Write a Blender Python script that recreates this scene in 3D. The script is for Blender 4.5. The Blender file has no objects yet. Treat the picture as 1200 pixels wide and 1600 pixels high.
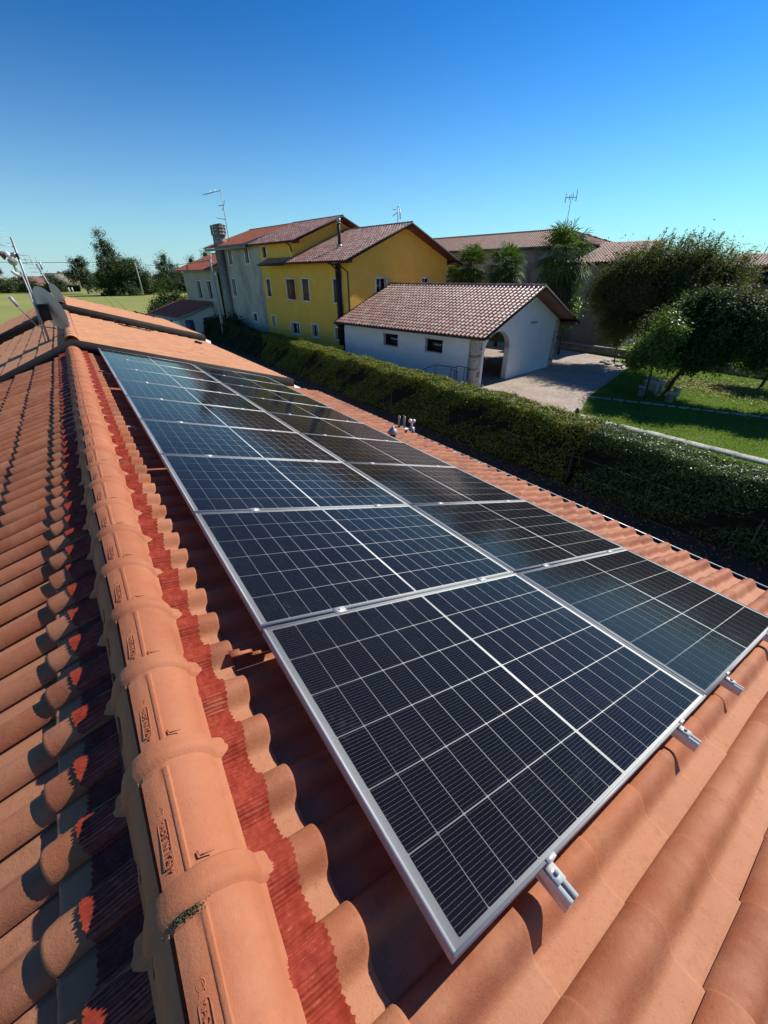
import bpy, math, random
import numpy as np
from mathutils import Matrix, Vector, Quaternion
R = math.radians
C = bpy.context.scene.collection
rng = np.random.default_rng(7)
random.seed(7)

# ------------------------------------------------------------------ camera, sky, sun, exposure
TH = R(16.27)                                  # pitch of our right-hand roof slope
cam_d = bpy.data.cameras.new('camera')
cam = bpy.data.objects.new('camera', cam_d); C.objects.link(cam)
cam_d.sensor_fit = 'HORIZONTAL'; cam_d.sensor_width = 36.0
cam_d.lens = 635.34 / 1200 * 36.0
cam_d.clip_start = 0.05; cam_d.clip_end = 6000
yaw, pitch, roll = 0.60681602, -0.52803366, 0.00473888
fw = Vector((math.sin(yaw)*math.cos(pitch), math.cos(yaw)*math.cos(pitch), math.sin(pitch)))
r0 = fw.cross(Vector((0, 0, 1))).normalized(); d0 = fw.cross(r0)
rt = math.cos(roll)*r0 + math.sin(roll)*d0
dn = -math.sin(roll)*r0 + math.cos(roll)*d0
mw = Matrix(((rt.x, -dn.x, -fw.x), (rt.y, -dn.y, -fw.y), (rt.z, -dn.z, -fw.z))).to_4x4()
CAM = Vector((-0.27433, -0.13618, 1.25017))
mw.translation = CAM
cam.matrix_world = mw
bpy.context.scene.camera = cam

SUN_AZ, SUN_EL = R(91), R(40.5)
world = bpy.data.worlds.new('World'); bpy.context.scene.world = world
world.use_nodes = True
wn = world.node_tree; bg = wn.nodes['Background']
sky = wn.nodes.new('ShaderNodeTexSky'); sky.sky_type = 'NISHITA'
sky.sun_disc = False; sky.sun_elevation = SUN_EL; sky.sun_rotation = SUN_AZ
sky.altitude = 0; sky.air_density = 1.0; sky.dust_density = 0.0; sky.ozone_density = 4.5
hs = wn.nodes.new('ShaderNodeHueSaturation'); hs.inputs['Saturation'].default_value = 1.15
tint = wn.nodes.new('ShaderNodeMix'); tint.data_type = 'RGBA'; tint.blend_type = 'MULTIPLY'; tint.inputs[0].default_value = 1.0
tint.inputs[7].default_value = (0.90*0.108, 0.108, 1.10*0.108, 1)     # camera white balance: a cooler sky
wn.links.new(sky.outputs[0], hs.inputs['Color']); wn.links.new(hs.outputs[0], tint.inputs[6]); gm = wn.nodes.new('ShaderNodeGamma'); gm.inputs[1].default_value = 1.55      # film response: deep zenith, pale horizon
wn.links.new(tint.outputs[2], gm.inputs[0])
k2 = wn.nodes.new('ShaderNodeMix'); k2.data_type = 'RGBA'; k2.blend_type = 'MULTIPLY'; k2.inputs[0].default_value = 1.0
k2.inputs[7].default_value = (7.2, 13.8, 11.6, 1)
wn.links.new(gm.outputs[0], k2.inputs[6]); tc = wn.nodes.new('ShaderNodeTexCoord'); sx = wn.nodes.new('ShaderNodeSeparateXYZ'); wn.links.new(tc.outputs['Generated'], sx.inputs[0])
mr = wn.nodes.new('ShaderNodeMapRange'); mr.inputs[1].default_value = 0.0; mr.inputs[2].default_value = 0.42; mr.inputs[3].default_value = 1.0; mr.inputs[4].default_value = 0.0
wn.links.new(sx.outputs[2], mr.inputs[0])
pw_ = wn.nodes.new('ShaderNodeMath'); pw_.operation = 'POWER'; pw_.inputs[1].default_value = 2.3; wn.links.new(mr.outputs[0], pw_.inputs[0])
pm = wn.nodes.new('ShaderNodeMath'); pm.operation = 'MULTIPLY'; pm.inputs[1].default_value = 0.85; wn.links.new(pw_.outputs[0], pm.inputs[0])
k3 = wn.nodes.new('ShaderNodeMix'); k3.data_type = 'RGBA'; wn.links.new(pm.outputs[0], k3.inputs[0])          # pale air low over the horizon
k3.inputs[7].default_value = (4.3, 5.7, 6.8, 1)
wn.links.new(k2.outputs[2], k3.inputs[6]); wn.links.new(k3.outputs[2], bg.inputs[0])
bg.inputs[1].default_value = 0.10

sd = bpy.data.lights.new('sun', 'SUN'); sd.energy = 4.7; sd.angle = R(0.53); sd.color = (1.0, 0.93, 0.82)
sun = bpy.data.objects.new('sun', sd); C.objects.link(sun)
sv = Vector((math.sin(SUN_AZ)*math.cos(SUN_EL), math.cos(SUN_AZ)*math.cos(SUN_EL), math.sin(SUN_EL)))
sun.rotation_mode = 'QUATERNION'; sun.rotation_quaternion = sv.to_track_quat('Z', 'Y'); sun.location = sv*60
vs = bpy.context.scene.view_settings
vs.view_transform = 'Standard'; vs.look = 'None'; vs.exposure = 0.2; vs.gamma = 1.0; vs.use_curve_mapping = False
bpy.context.scene.cycles.transparent_max_bounces = 24
bpy.context.scene.cycles.max_bounces = 8

G = -4.75                                      # ground level
UP = np.array([0, 0, 1.0])

# ------------------------------------------------------------------ materials
def _nt(name):
    m = bpy.data.materials.new(name); m.use_nodes = True
    nt = m.node_tree; return m, nt, nt.nodes['Principled BSDF']
def _n(nt, t, **k):
    n = nt.nodes.new(t)
    for a, v in k.items():
        if a in n.inputs: n.inputs[a].default_value = v
        else: setattr(n, a, v)
    return n
def _ramp(nt, fac, stops):
    r = nt.nodes.new('ShaderNodeValToRGB'); e = r.color_ramp.elements
    while len(e) < len(stops): e.new(0.5)
    for i, (p, c) in enumerate(stops):
        e[i].position = p; e[i].color = (*c, 1) if len(c) == 3 else c
    nt.links.new(fac, r.inputs[0]); return r.outputs[0]
def _math(nt, op, a, b=None, c=None):
    n = nt.nodes.new('ShaderNodeMath'); n.operation = op
    for i, v in enumerate((a, b, c)):
        if v is None: continue
        if isinstance(v, (int, float)): n.inputs[i].default_value = v
        else: nt.links.new(v, n.inputs[i])
    return n.outputs[0]
def _mix(nt, fac, a, b, blend='MIX'):
    n = nt.nodes.new('ShaderNodeMix'); n.data_type = 'RGBA'; n.blend_type = blend
    for i, v in ((0, fac), (6, a), (7, b)):
        if isinstance(v, (int, float)): n.inputs[i].default_value = v
        elif isinstance(v, tuple): n.inputs[i].default_value = (*v, 1) if len(v) == 3 else v
        else: nt.links.new(v, n.inputs[i])
    return n.outputs[2]
def _noise(nt, scale, detail=4, rough=0.55, vec=None, stretch=None):
    n = _n(nt, 'ShaderNodeTexNoise', Scale=scale, Detail=detail, Roughness=rough)
    if vec is None: vec = nt.nodes.new('ShaderNodeNewGeometry').outputs['Position']
    if stretch:
        mp = nt.nodes.new('ShaderNodeMapping'); mp.inputs['Scale'].default_value = stretch
        nt.links.new(vec, mp.inputs[0]); vec = mp.outputs[0]
    nt.links.new(vec, n.inputs['Vector']); return n.outputs[0]
def _rand(nt):
    oi = nt.nodes.new('ShaderNodeObjectInfo').outputs['Random']
    gi = nt.nodes.new('ShaderNodeNewGeometry').outputs['Random Per Island']
    return _math(nt, 'FRACT', _math(nt, 'ADD', oi, gi))
def _bump(nt, bsdf, h, strength, dist=0.01):
    b = _n(nt, 'ShaderNodeBump', Strength=strength, Distance=dist)
    nt.links.new(h, b.inputs['Height']); nt.links.new(b.outputs[0], bsdf.inputs['Normal']); return b
def simple(name, col, rough=0.6, metal=0.0, spec=0.5, var=0.12, scale=8, bump=0.0, bscale=60, stretch=None):
    m, nt, b = _nt(name)
    c2 = tuple(min(1, c*(1+var)) for c in col); c1 = tuple(c*(1-var) for c in col)
    nz = _noise(nt, scale, stretch=stretch)
    nt.links.new(_ramp(nt, nz, [(0.3, c1), (0.7, c2)]), b.inputs['Base Color'])
    b.inputs['Roughness'].default_value = rough; b.inputs['Metallic'].default_value = metal
    b.inputs['Specular IOR Level'].default_value = spec
    if bump: _bump(nt, b, _noise(nt, bscale), bump, 0.01)
    return m
def tile_mat(name, cols, light, dark, rough=0.7, spec=0.3, fine=170, lightamt=0.35, darkamt=0.3):
    """fired clay: base colour varies from tile to tile, lime bloom, dark dirt specks, fine grit"""
    m, nt, b = _nt(name)
    rn = _rand(nt)
    base = _ramp(nt, rn, [(i/(len(cols)-1), c) for i, c in enumerate(cols)])
    an_ = nt.nodes.new('ShaderNodeAttribute'); an_.attribute_name = 'pan'
    n1 = _noise(nt, 5.5, 5, 0.6); n2 = _noise(nt, 17, 6, 0.72); n3 = _noise(nt, fine, 3, 0.7); n4 = _noise(nt, 60, 5, 0.8)
    c = _mix(nt, _math(nt, 'MULTIPLY', an_.outputs['Fac'], 0.55), base, light)      # pans mixed towards the pale tone
    c = _mix(nt, _math(nt, 'MULTIPLY', _ramp(nt, n1, [(0.42, (0, 0, 0)), (0.68, (1, 1, 1))]), lightamt), c, light)
    c = _mix(nt, _math(nt, 'MULTIPLY', _ramp(nt, n2, [(0.55, (0, 0, 0)), (0.8, (1, 1, 1))]), darkamt), c, dark)
    c = _mix(nt, _math(nt, 'MULTIPLY', _ramp(nt, n3, [(0.62, (0, 0, 0)), (0.72, (1, 1, 1))]), 0.35), c, dark)
    c = _mix(nt, _math(nt, 'MULTIPLY', _ramp(nt, n4, [(0.56, (0, 0, 0)), (0.66, (1, 1, 1))]), 0.30), c, dark)
    c = _mix(nt, _math(nt, 'MULTIPLY', _ramp(nt, n4, [(0.32, (1, 1, 1)), (0.42, (0, 0, 0))]), 0.30), c, light)
    nt.links.new(c, b.inputs['Base Color'])
    rr = _math(nt, 'ADD', _math(nt, 'MULTIPLY', n2, 0.25), rough-0.12)
    nt.links.new(rr, b.inputs['Roughness']); b.inputs['Specular IOR Level'].default_value = spec
    h = _math(nt, 'ADD', _math(nt, 'MULTIPLY', n3, 0.5), _math(nt, 'ADD', n2, _math(nt, 'MULTIPLY', n4, 0.6)))
    _bump(nt, b, h, 0.5, 0.004)
    return m
def leaf_mat(name, cols, trans=0.35, rough=0.42, spec=0.5):
    m, nt, b = _nt(name)
    gi = nt.nodes.new('ShaderNodeNewGeometry').outputs['Random Per Island']
    n1 = _noise(nt, 0.9, 3)
    f = _math(nt, 'ADD', _math(nt, 'MULTIPLY', gi, 0.6), _math(nt, 'MULTIPLY', n1, 0.4))
    c = _ramp(nt, f, [(0.15+0.7*i/(len(cols)-1), x) for i, x in enumerate(cols)])
    nt.links.new(c, b.inputs['Base Color'])
    b.inputs['Roughness'].default_value = rough; b.inputs['Specular IOR Level'].default_value = spec
    t = nt.nodes.new('ShaderNodeBsdfTranslucent')
    nt.links.new(_mix(nt, 1.0, c, (1.6, 1.7, 0.7), 'MULTIPLY'), t.inputs[0])
    mx = nt.nodes.new('ShaderNodeMixShader'); mx.inputs[0].default_value = trans
    nt.links.new(b.outputs[0], mx.inputs[1]); nt.links.new(t.outputs[0], mx.inputs[2])
    nt.links.new(mx.outputs[0], nt.nodes['Material Output'].inputs[0])
    return m

M = {}
M['tile'] = tile_mat('fired_clay_tile', [(0.37,0.120,0.052),(0.44,0.152,0.068),(0.28,0.088,0.042),(0.48,0.190,0.094),(0.39,0.130,0.058),(0.33,0.106,0.050)], (0.54,0.26,0.145), (0.17,0.070,0.042), lightamt=0.45, darkamt=0.5)
M['cap'] = tile_mat('fired_clay_ridge_tile', [(0.42,0.140,0.063),(0.46,0.160,0.074),(0.38,0.124,0.057)], (0.53,0.24,0.13), (0.26,0.12,0.075), lightamt=0.4, darkamt=0.4)
M['tile_pale'] = tile_mat('pale_clay_tile', [(0.60,0.27,0.14),(0.64,0.30,0.16),(0.55,0.245,0.13),(0.66,0.33,0.185)], (0.70,0.42,0.25), (0.36,0.17,0.10), lightamt=0.5, darkamt=0.2, rough=0.8, spec=0.2)
M['tile_aged'] = tile_mat('aged_brown_tile', [(0.34,0.14,0.095),(0.46,0.22,0.155),(0.24,0.11,0.08),(0.56,0.34,0.26),(0.38,0.16,0.11),(0.28,0.12,0.085),(0.62,0.42,0.34)], (0.60,0.44,0.37), (0.12,0.07,0.055), rough=0.40, spec=0.7, fine=90, lightamt=0.4)
M['tile_red'] = tile_mat('red_clay_tile', [(0.42,0.12,0.065),(0.48,0.15,0.085),(0.36,0.10,0.055)], (0.42,0.2,0.13), (0.12,0.05,0.035), rough=0.7, fine=60)
M['tile_old'] = tile_mat('old_weathered_tile', [(0.30,0.125,0.08),(0.36,0.165,0.11),(0.22,0.10,0.07),(0.40,0.23,0.16),(0.26,0.13,0.09)], (0.44,0.31,0.24), (0.16,0.10,0.08), rough=0.6, fine=60)

# crinkled red ridge flashing
m, nt, b = _nt('red_crinkled_flashing'); M['flash'] = m
nt.links.new(_ramp(nt, _noise(nt, 30, 4), [(0.3, (0.27,0.036,0.018)), (0.7, (0.40,0.070,0.036))]), b.inputs['Base Color'])
b.inputs['Roughness'].default_value = 0.26; b.inputs['Specular IOR Level'].default_value = 0.32
vor = _n(nt, 'ShaderNodeTexVoronoi', Scale=55.0); nt.links.new(nt.nodes.new('ShaderNodeNewGeometry').outputs['Position'], vor.inputs['Vector'])
_bump(nt, b, _math(nt, 'ADD', _noise(nt, 90, 4, 0.7, stretch=(0.25, 1.4, 1)), _math(nt, 'MULTIPLY', vor.outputs[0], 0.7)), 0.5, 0.004)

M['alu'] = simple('anodised_aluminium', (0.74,0.74,0.73), 0.42, 0.45, var=0.05, scale=40)
M['alu_frame'] = simple('silver_panel_frame', (0.42,0.43,0.43), 0.42, 0.05, spec=0.35, var=0.05, scale=30)
M['galv'] = simple('galvanised_steel', (0.36,0.37,0.38), 0.5, 0.5, var=0.15, scale=25)
M['dark_metal'] = simple('dark_brown_sheet_metal', (0.028,0.026,0.026), 0.7, 0.0, spec=0.2, var=0.2, scale=6)
M['gutter'] = simple('anthracite_gutter', (0.03,0.03,0.032), 0.55, 0.1, spec=0.3, var=0.2)
M['black'] = simple('black_shadow_gap', (0.01,0.01,0.01), 0.8)
M['dish'] = simple('grey_dish_paint', (0.46,0.47,0.49), 0.5, 0.1, var=0.05)
M['white'] = simple('white_paint', (0.78,0.77,0.74), 0.5, var=0.04)
M['plastic'] = simple('white_plastic', (0.8,0.8,0.8), 0.35, var=0.03)
M['rust'] = simple('rust_brown_pipe', (0.16,0.06,0.04), 0.7)
M['wood'] = simple('red_brown_stained_wood', (0.13,0.035,0.018), 0.55, var=0.3, scale=6, stretch=(1,8,8), bump=0.2)
M['shutter'] = simple('brown_wood_shutter', (0.17,0.07,0.04), 0.6, var=0.25, scale=9)
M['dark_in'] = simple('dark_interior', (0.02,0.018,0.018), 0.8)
M['concrete'] = simple('concrete_post', (0.42,0.40,0.37), 0.9, var=0.15, scale=10, bump=0.3)
M['stone'] = simple('grey_stone', (0.38,0.37,0.34), 0.9, var=0.25, scale=4, bump=0.5, bscale=20)
M['bark'] = simple('tree_bark', (0.055,0.045,0.036), 0.95, var=0.4, scale=9, bump=0.8, bscale=22, stretch=(1,1,0.3))
M['palm_bark'] = simple('palm_fibre', (0.075,0.055,0.038), 0.95, var=0.5, scale=14, bump=0.9, bscale=30)
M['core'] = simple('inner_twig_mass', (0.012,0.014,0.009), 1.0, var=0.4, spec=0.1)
M['soil'] = simple('brown_soil', (0.055,0.038,0.027), 0.95, var=0.35, scale=3, bump=0.6, bscale=30)
M['green_wire'] = simple('green_fence_paint', (0.02,0.055,0.03), 0.5)
M['black_iron'] = simple('black_iron', (0.02,0.02,0.022), 0.4)
M['wire'] = simple('cable', (0.06,0.06,0.06), 0.6)

def stucco(name, col, stain=None, amt=0.25, scale=0.6):
    m, nt, b = _nt(name)
    c1 = tuple(c*0.88 for c in col)
    c = _ramp(nt, _noise(nt, 1.4, 6, 0.65), [(0.3, c1), (0.7, col)])
    if stain:
        st = _noise(nt, scale, 7, 0.7, stretch=(1.3, 1.3, 0.6))
        c = _mix(nt, _math(nt, 'MULTIPLY', _ramp(nt, st, [(0.46, (0,0,0)), (0.64, (1,1,1))]), amt), c, stain)
    nt.links.new(c, b.inputs['Base Color']); b.inputs['Roughness'].default_value = 0.92
    b.inputs['Specular IOR Level'].default_value = 0.2
    _bump(nt, b, _noise(nt, 35, 5, 0.7), 0.35, 0.01)
    return m
M['yellow'] = stucco('yellow_stucco', (0.88,0.50,0.085), (0.70,0.40,0.085), 0.25)
M['whitewall'] = stucco('white_stucco', (0.82,0.81,0.79), (0.66,0.66,0.64), 0.2)
M['grey'] = stucco('old_grey_stucco', (0.52,0.46,0.37), (0.20,0.18,0.15), 0.65, 0.5)
M['greydark'] = stucco('dark_old_stucco', (0.29,0.28,0.255), (0.11,0.10,0.085), 0.8, 0.5)
M['beige'] = stucco('beige_stucco', (0.46,0.41,0.33), (0.25,0.22,0.18), 0.5)
M['pink'] = stucco('pink_stucco', (0.42,0.13,0.12), (0.3,0.1,0.09), 0.4)

# window pane
m, nt, b = _nt('window_glass'); M['glass'] = m
b.inputs['Base Color'].default_value = (0.015,0.018,0.02,1); b.inputs['Roughness'].default_value = 0.05
b.inputs['Specular IOR Level'].default_value = 0.8

# solar cells: dark silicon with fine pale fingers running across the ridge direction
m, nt, b = _nt('solar_cell_silicon'); M['cell'] = m
uv = nt.nodes.new('ShaderNodeUVMap'); sp = nt.nodes.new('ShaderNodeSeparateXYZ'); nt.links.new(uv.outputs[0], sp.inputs[0])
fr = _math(nt, 'FRACT', _math(nt, 'MULTIPLY', sp.outputs[0], 15.0))
line = _math(nt, 'LESS_THAN', _math(nt, 'ABSOLUTE', _math(nt, 'SUBTRACT', fr, 0.5)), 0.016)
dash = _math(nt, 'GREATER_THAN', _math(nt, 'FRACT', _math(nt, 'MULTIPLY', sp.outputs[1], 9.0)), 0.12)
inb = _math(nt, 'MULTIPLY', line, _math(nt, 'MAXIMUM', dash, 0.45))
basec = _ramp(nt, _noise(nt, 1.1, 3), [(0.3, (0.003,0.004,0.008)), (0.7, (0.005,0.007,0.016))])
nt.links.new(_mix(nt, inb, basec, (0.27,0.27,0.26)), b.inputs['Base Color'])
b.inputs['Roughness'].default_value = 0.7; b.inputs['Specular IOR Level'].default_value = 0.03
M['backsheet'] = simple('white_backsheet', (0.72,0.73,0.72), 0.5, var=0.02)

# textured solar glass with dust smudges
m, nt, b = _nt('solar_glass'); M['pv_glass'] = m
nt.nodes.remove(b); out = nt.nodes['Material Output']
tr = nt.nodes.new('ShaderNodeBsdfTransparent'); gl = nt.nodes.new('ShaderNodeBsdfGlossy'); df = nt.nodes.new('ShaderNodeBsdfDiffuse')
tr.inputs[0].default_value = (0.96,0.97,0.97,1)
dust_n = _noise(nt, 2.3, 7, 0.72); dust_f = _noise(nt, 38, 5, 0.75)
dust = _math(nt, 'MULTIPLY', _ramp(nt, dust_n, [(0.52,(0,0,0)),(0.70,(1,1,1))]), _ramp(nt, dust_f, [(0.5,(0.03,0.03,0.03)),(0.66,(1,1,1))]))
rr = _math(nt, 'ADD', 0.03, _math(nt, 'MULTIPLY', dust_f, 0.03)); nt.links.new(rr, gl.inputs['Roughness'])
df.inputs[0].default_value = (0.62,0.60,0.56,1)
fn = nt.nodes.new('ShaderNodeFresnel'); fn.inputs[0].default_value = 1.21
bp = _n(nt, 'ShaderNodeBump', Strength=0.05, Distance=0.002); nt.links.new(_noise(nt, 420, 2), bp.inputs['Height'])
nt.links.new(bp.outputs[0], gl.inputs['Normal'])
m1 = nt.nodes.new('ShaderNodeMixShader'); nt.links.new(_math(nt, 'MINIMUM', fn.outputs[0], 0.92), m1.inputs[0])
nt.links.new(tr.outputs[0], m1.inputs[1]); nt.links.new(gl.outputs[0], m1.inputs[2])
m2 = nt.nodes.new('ShaderNodeMixShader'); nt.links.new(_math(nt, 'ADD', 0.0, _math(nt, 'MULTIPLY', dust, 0.055)), m2.inputs[0])
nt.links.new(m1.outputs[0], m2.inputs[1]); nt.links.new(df.outputs[0], m2.inputs[2]); nt.links.new(m2.outputs[0], out.inputs[0])

# grass, field, paving
def ground_mat(name, cols, sc=0.35, fine=14, bump=0.6, stretch=None):
    m, nt, b = _nt(name)
    f = _math(nt, 'ADD', _math(nt, 'MULTIPLY', _noise(nt, sc, 5, 0.6, stretch=stretch), 0.6), _math(nt, 'MULTIPLY', _noise(nt, fine, 5, 0.7), 0.4))
    nt.links.new(_ramp(nt, f, [(0.3+0.4*i/(len(cols)-1), c) for i, c in enumerate(cols)]), b.inputs['Base Color'])
    b.inputs['Roughness'].default_value = 0.95; b.inputs['Specular IOR Level'].default_value = 0.15
    _bump(nt, b, _noise(nt, fine*2, 4, 0.7), bump, 0.03); return m
M['field'] = ground_mat('meadow', [(0.20,0.24,0.055),(0.29,0.31,0.09),(0.36,0.35,0.13)], 0.05, 2.2, stretch=(1, 0.5, 1))
M['lawn'] = ground_mat('lawn_grass', [(0.05,0.11,0.012),(0.10,0.17,0.02),(0.17,0.22,0.045)], 0.5, 18)
m, nt, b = _nt('cobble_paving'); M['paving'] = m
geo = nt.nodes.new('ShaderNodeNewGeometry').outputs['Position']
v1 = _n(nt, 'ShaderNodeTexVoronoi', Scale=7.0); nt.links.new(geo, v1.inputs['Vector'])
v2 = _n(nt, 'ShaderNodeTexVoronoi', Scale=7.0, feature='DISTANCE_TO_EDGE'); nt.links.new(geo, v2.inputs['Vector'])
c = _mix(nt, 0.35, _ramp(nt, _noise(nt, 0.8, 6, 0.6), [(0.3,(0.38,0.30,0.23)),(0.7,(0.54,0.44,0.35))]), v1.outputs['Color'], 'SOFT_LIGHT')
c = _mix(nt, _ramp(nt, v2.outputs[0], [(0.0,(1,1,1)),(0.05,(0,0,0))]), c, (0.2,0.18,0.15))
nt.links.new(c, b.inputs['Base Color']); b.inputs['Roughness'].default_value = 0.85
_bump(nt, b, v2.outputs[0], 0.5, 0.02)

M['lf_hedge'] = leaf_mat('photinia_leaf', [(0.030,0.065,0.012),(0.060,0.115,0.018),(0.13,0.19,0.025),(0.28,0.28,0.045),(0.40,0.22,0.06)], 0.42, 0.5, 0.35)
M['lf_hedge2'] = leaf_mat('privet_leaf', [(0.035,0.07,0.016),(0.06,0.11,0.025),(0.09,0.14,0.035),(0.13,0.17,0.05)], 0.35, 0.42, 0.5)
M['lf_dark'] = leaf_mat('dark_leaf', [(0.02,0.04,0.012),(0.035,0.065,0.018),(0.06,0.09,0.025),(0.10,0.12,0.035)], 0.32, 0.6, 0.25)
M['lf_willow'] = leaf_mat('olive_brown_leaf', [(0.035,0.06,0.016),(0.06,0.09,0.022),(0.11,0.13,0.035),(0.19,0.14,0.045)], 0.38, 0.6, 0.25)
M['lf_light'] = leaf_mat('light_green_leaf', [(0.07,0.13,0.02),(0.11,0.18,0.03),(0.16,0.22,0.05)], 0.45, 0.4)
M['lf_mid'] = leaf_mat('mid_green_leaf', [(0.035,0.06,0.018),(0.06,0.095,0.028),(0.09,0.12,0.04)], 0.3, 0.5)
M['lf_palm'] = leaf_mat('palm_leaf', [(0.035,0.075,0.02),(0.07,0.13,0.03),(0.15,0.20,0.055)], 0.3, 0.6, 0.25)
M['lf_deadpalm'] = leaf_mat('dry_palm_leaf', [(0.05,0.06,0.025),(0.09,0.085,0.045),(0.04,0.045,0.02)], 0.2, 0.6)
M['lf_fallen'] = leaf_mat('fallen_leaf', [(0.30,0.17,0.07),(0.42,0.27,0.13),(0.24,0.12,0.05)], 0.1, 0.7)
M['lf_grass'] = leaf_mat('grass_blade', [(0.07,0.14,0.012),(0.13,0.21,0.02),(0.21,0.27,0.05)], 0.45, 0.6)

# ------------------------------------------------------------------ object helpers
def tag(o, label=None, cat=None, group=None, kind=None):
    if label: o['label'] = label
    if cat: o['category'] = cat
    if group: o['group'] = group
    if kind: o['kind'] = kind
    return o
WL = {}                                        # world location of empties without rotation
def thing(name, label, cat, loc, group=None):
    o = bpy.data.objects.new(name, None); o.empty_display_size = 0.2
    C.objects.link(o); o.location = loc; WL[o.name] = np.array(loc, float)
    return tag(o, label, cat, group)
def mesh_np(name, V, F, mat=None, smooth=False, uv=None, pan=None):
    """V (n,3); F list of equal-size face index arrays or ndarray (m,k)"""
    me = bpy.data.meshes.new(name)
    V = np.asarray(V, np.float32)
    Fs = F if isinstance(F, list) else [F]
    Fs = [np.asarray(f, np.int32) for f in Fs if len(f)]
    nl = sum(f.size for f in Fs); nf = sum(len(f) for f in Fs)
    me.vertices.add(len(V)); me.vertices.foreach_set('co', V.ravel())
    me.loops.add(nl); me.loops.foreach_set('vertex_index', np.concatenate([f.ravel() for f in Fs]))
    me.polygons.add(nf)
    tot = np.concatenate([np.full(len(f), f.shape[1], np.int32) for f in Fs])
    me.polygons.foreach_set('loop_start', np.concatenate([[0], np.cumsum(tot)[:-1]]).astype(np.int32))
    me.polygons.foreach_set('loop_total', tot)
    if uv is not None:
        l = me.uv_layers.new(name='uv'); l.data.foreach_set('uv', np.asarray(uv, np.float32).ravel())
    if pan is not None:
        at = me.attributes.new('pan', 'FLOAT', 'POINT'); at.data.foreach_set('value', np.asarray(pan, np.float32))
    me.update(calc_edges=True)
    if smooth: me.polygons.foreach_set('use_smooth', np.ones(nf, bool))
    if mat: me.materials.append(mat)
    return me
def link(name, me, parent=None, loc=None, rot=None):
    o = bpy.data.objects.new(name, me); C.objects.link(o)
    if parent: o.parent = parent
    if loc is not None: o.location = loc
    if rot is not None: o.rotation_euler = rot
    return o
class MB:
    """collects boxes, prisms and tubes in a frame (4x4) and links them as one mesh object"""
    def __init__(s, F=None): s.V = []; s.F = {}; s.n = 0; s.M = F
    def add(s, V, faces):
        V = np.asarray(V, float)
        if s.M is not None: V = V @ s.M[:3, :3].T + s.M[:3, 3]
        s.V.append(V)
        for f in faces: s.F.setdefault(len(f), []).append([i+s.n for i in f])
        s.n += len(V); return s
    def box(s, x0, x1, y0, y1, z0, z1):
        V = [(x, y, z) for x in (x0, x1) for y in (y0, y1) for z in (z0, z1)]
        return s.add(V, [(0,1,3,2),(4,6,7,5),(0,4,5,1),(2,3,7,6),(0,2,6,4),(1,5,7,3)])
    def quad(s, *p): return s.add(p, [tuple(range(len(p)))])
    def prism(s, poly, d):
        n = len(poly); P = np.asarray(poly, float); V = np.vstack([P, P+np.asarray(d, float)])
        return s.add(V, [tuple(range(n))[::-1], tuple(range(n, 2*n))] + [(i, (i+1) % n, n+(i+1) % n, n+i) for i in range(n)])
    def bar(s, p, q, w, h=None):
        h = h or w; p = np.array(p, float); q = np.array(q, float); d = q-p; d /= np.linalg.norm(d)
        a = np.cross(d, UP); a = a/np.linalg.norm(a) if np.linalg.norm(a) > 1e-3 else np.array([1., 0, 0])
        c = np.cross(a, d); a = a*w/2; c = c*h/2
        V = [p-a-c, p+a-c, p+a+c, p-a+c, q-a-c, q+a-c, q+a+c, q-a+c]
        return s.add(V, [(3,2,1,0),(4,5,6,7),(0,1,5,4),(1,2,6,5),(2,3,7,6),(3,0,4,7)])
    def tube(s, pts, r, n=8, cap=True):
        pts = np.asarray(pts, float); k = len(pts); rr = np.full(k, r) if np.isscalar(r) else np.asarray(r, float)
        V = []
        for i in range(k):
            d = pts[min(i+1, k-1)]-pts[max(i-1, 0)]; d /= np.linalg.norm(d)+1e-12
            ref = UP if abs(d[2]) < 0.9 else np.array([1., 0, 0])
            a = np.cross(d, ref); a /= np.linalg.norm(a); c = np.cross(d, a)
            for j in range(n):
                t = 2*math.pi*j/n; V.append(pts[i]+rr[i]*(math.cos(t)*a+math.sin(t)*c))
        F = [(i*n+j, i*n+(j+1) % n, (i+1)*n+(j+1) % n, (i+1)*n+j) for i in range(k-1) for j in range(n)]
        if cap: F += [tuple(range(n))[::-1], tuple(range((k-1)*n, k*n))]
        return s.add(V, F)
    def mesh(s, name, mat, smooth=False, off=None):
        V = np.vstack(s.V)
        if off is not None: V = V-off
        return mesh_np(name, V, [np.array(f) for f in s.F.values()], mat, smooth)
    def build(s, name, mat, parent=None, smooth=False, local=False):
        off = None if (local or parent is None) else worldloc(parent)
        return link(name, s.mesh(name, mat, smooth, off), parent)
def worldloc(o):
    p = np.zeros(3)
    while o is not None:
        p = p + np.array(o.location); o = o.parent
    return p
def top(name, mb, mat, base, label, cat, group=None, smooth=False, kind=None):
    """a thing that is one mesh with its origin at its base"""
    me = mb.mesh(name, mat, smooth, np.array(base, float))
    return tag(link(name, me, None, base), label, cat, group, kind)
def frame(org, ex, ey, ez):
    F = np.eye(4); F[:3, 0] = ex; F[:3, 1] = ey; F[:3, 2] = ez; F[:3, 3] = org; return F

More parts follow.
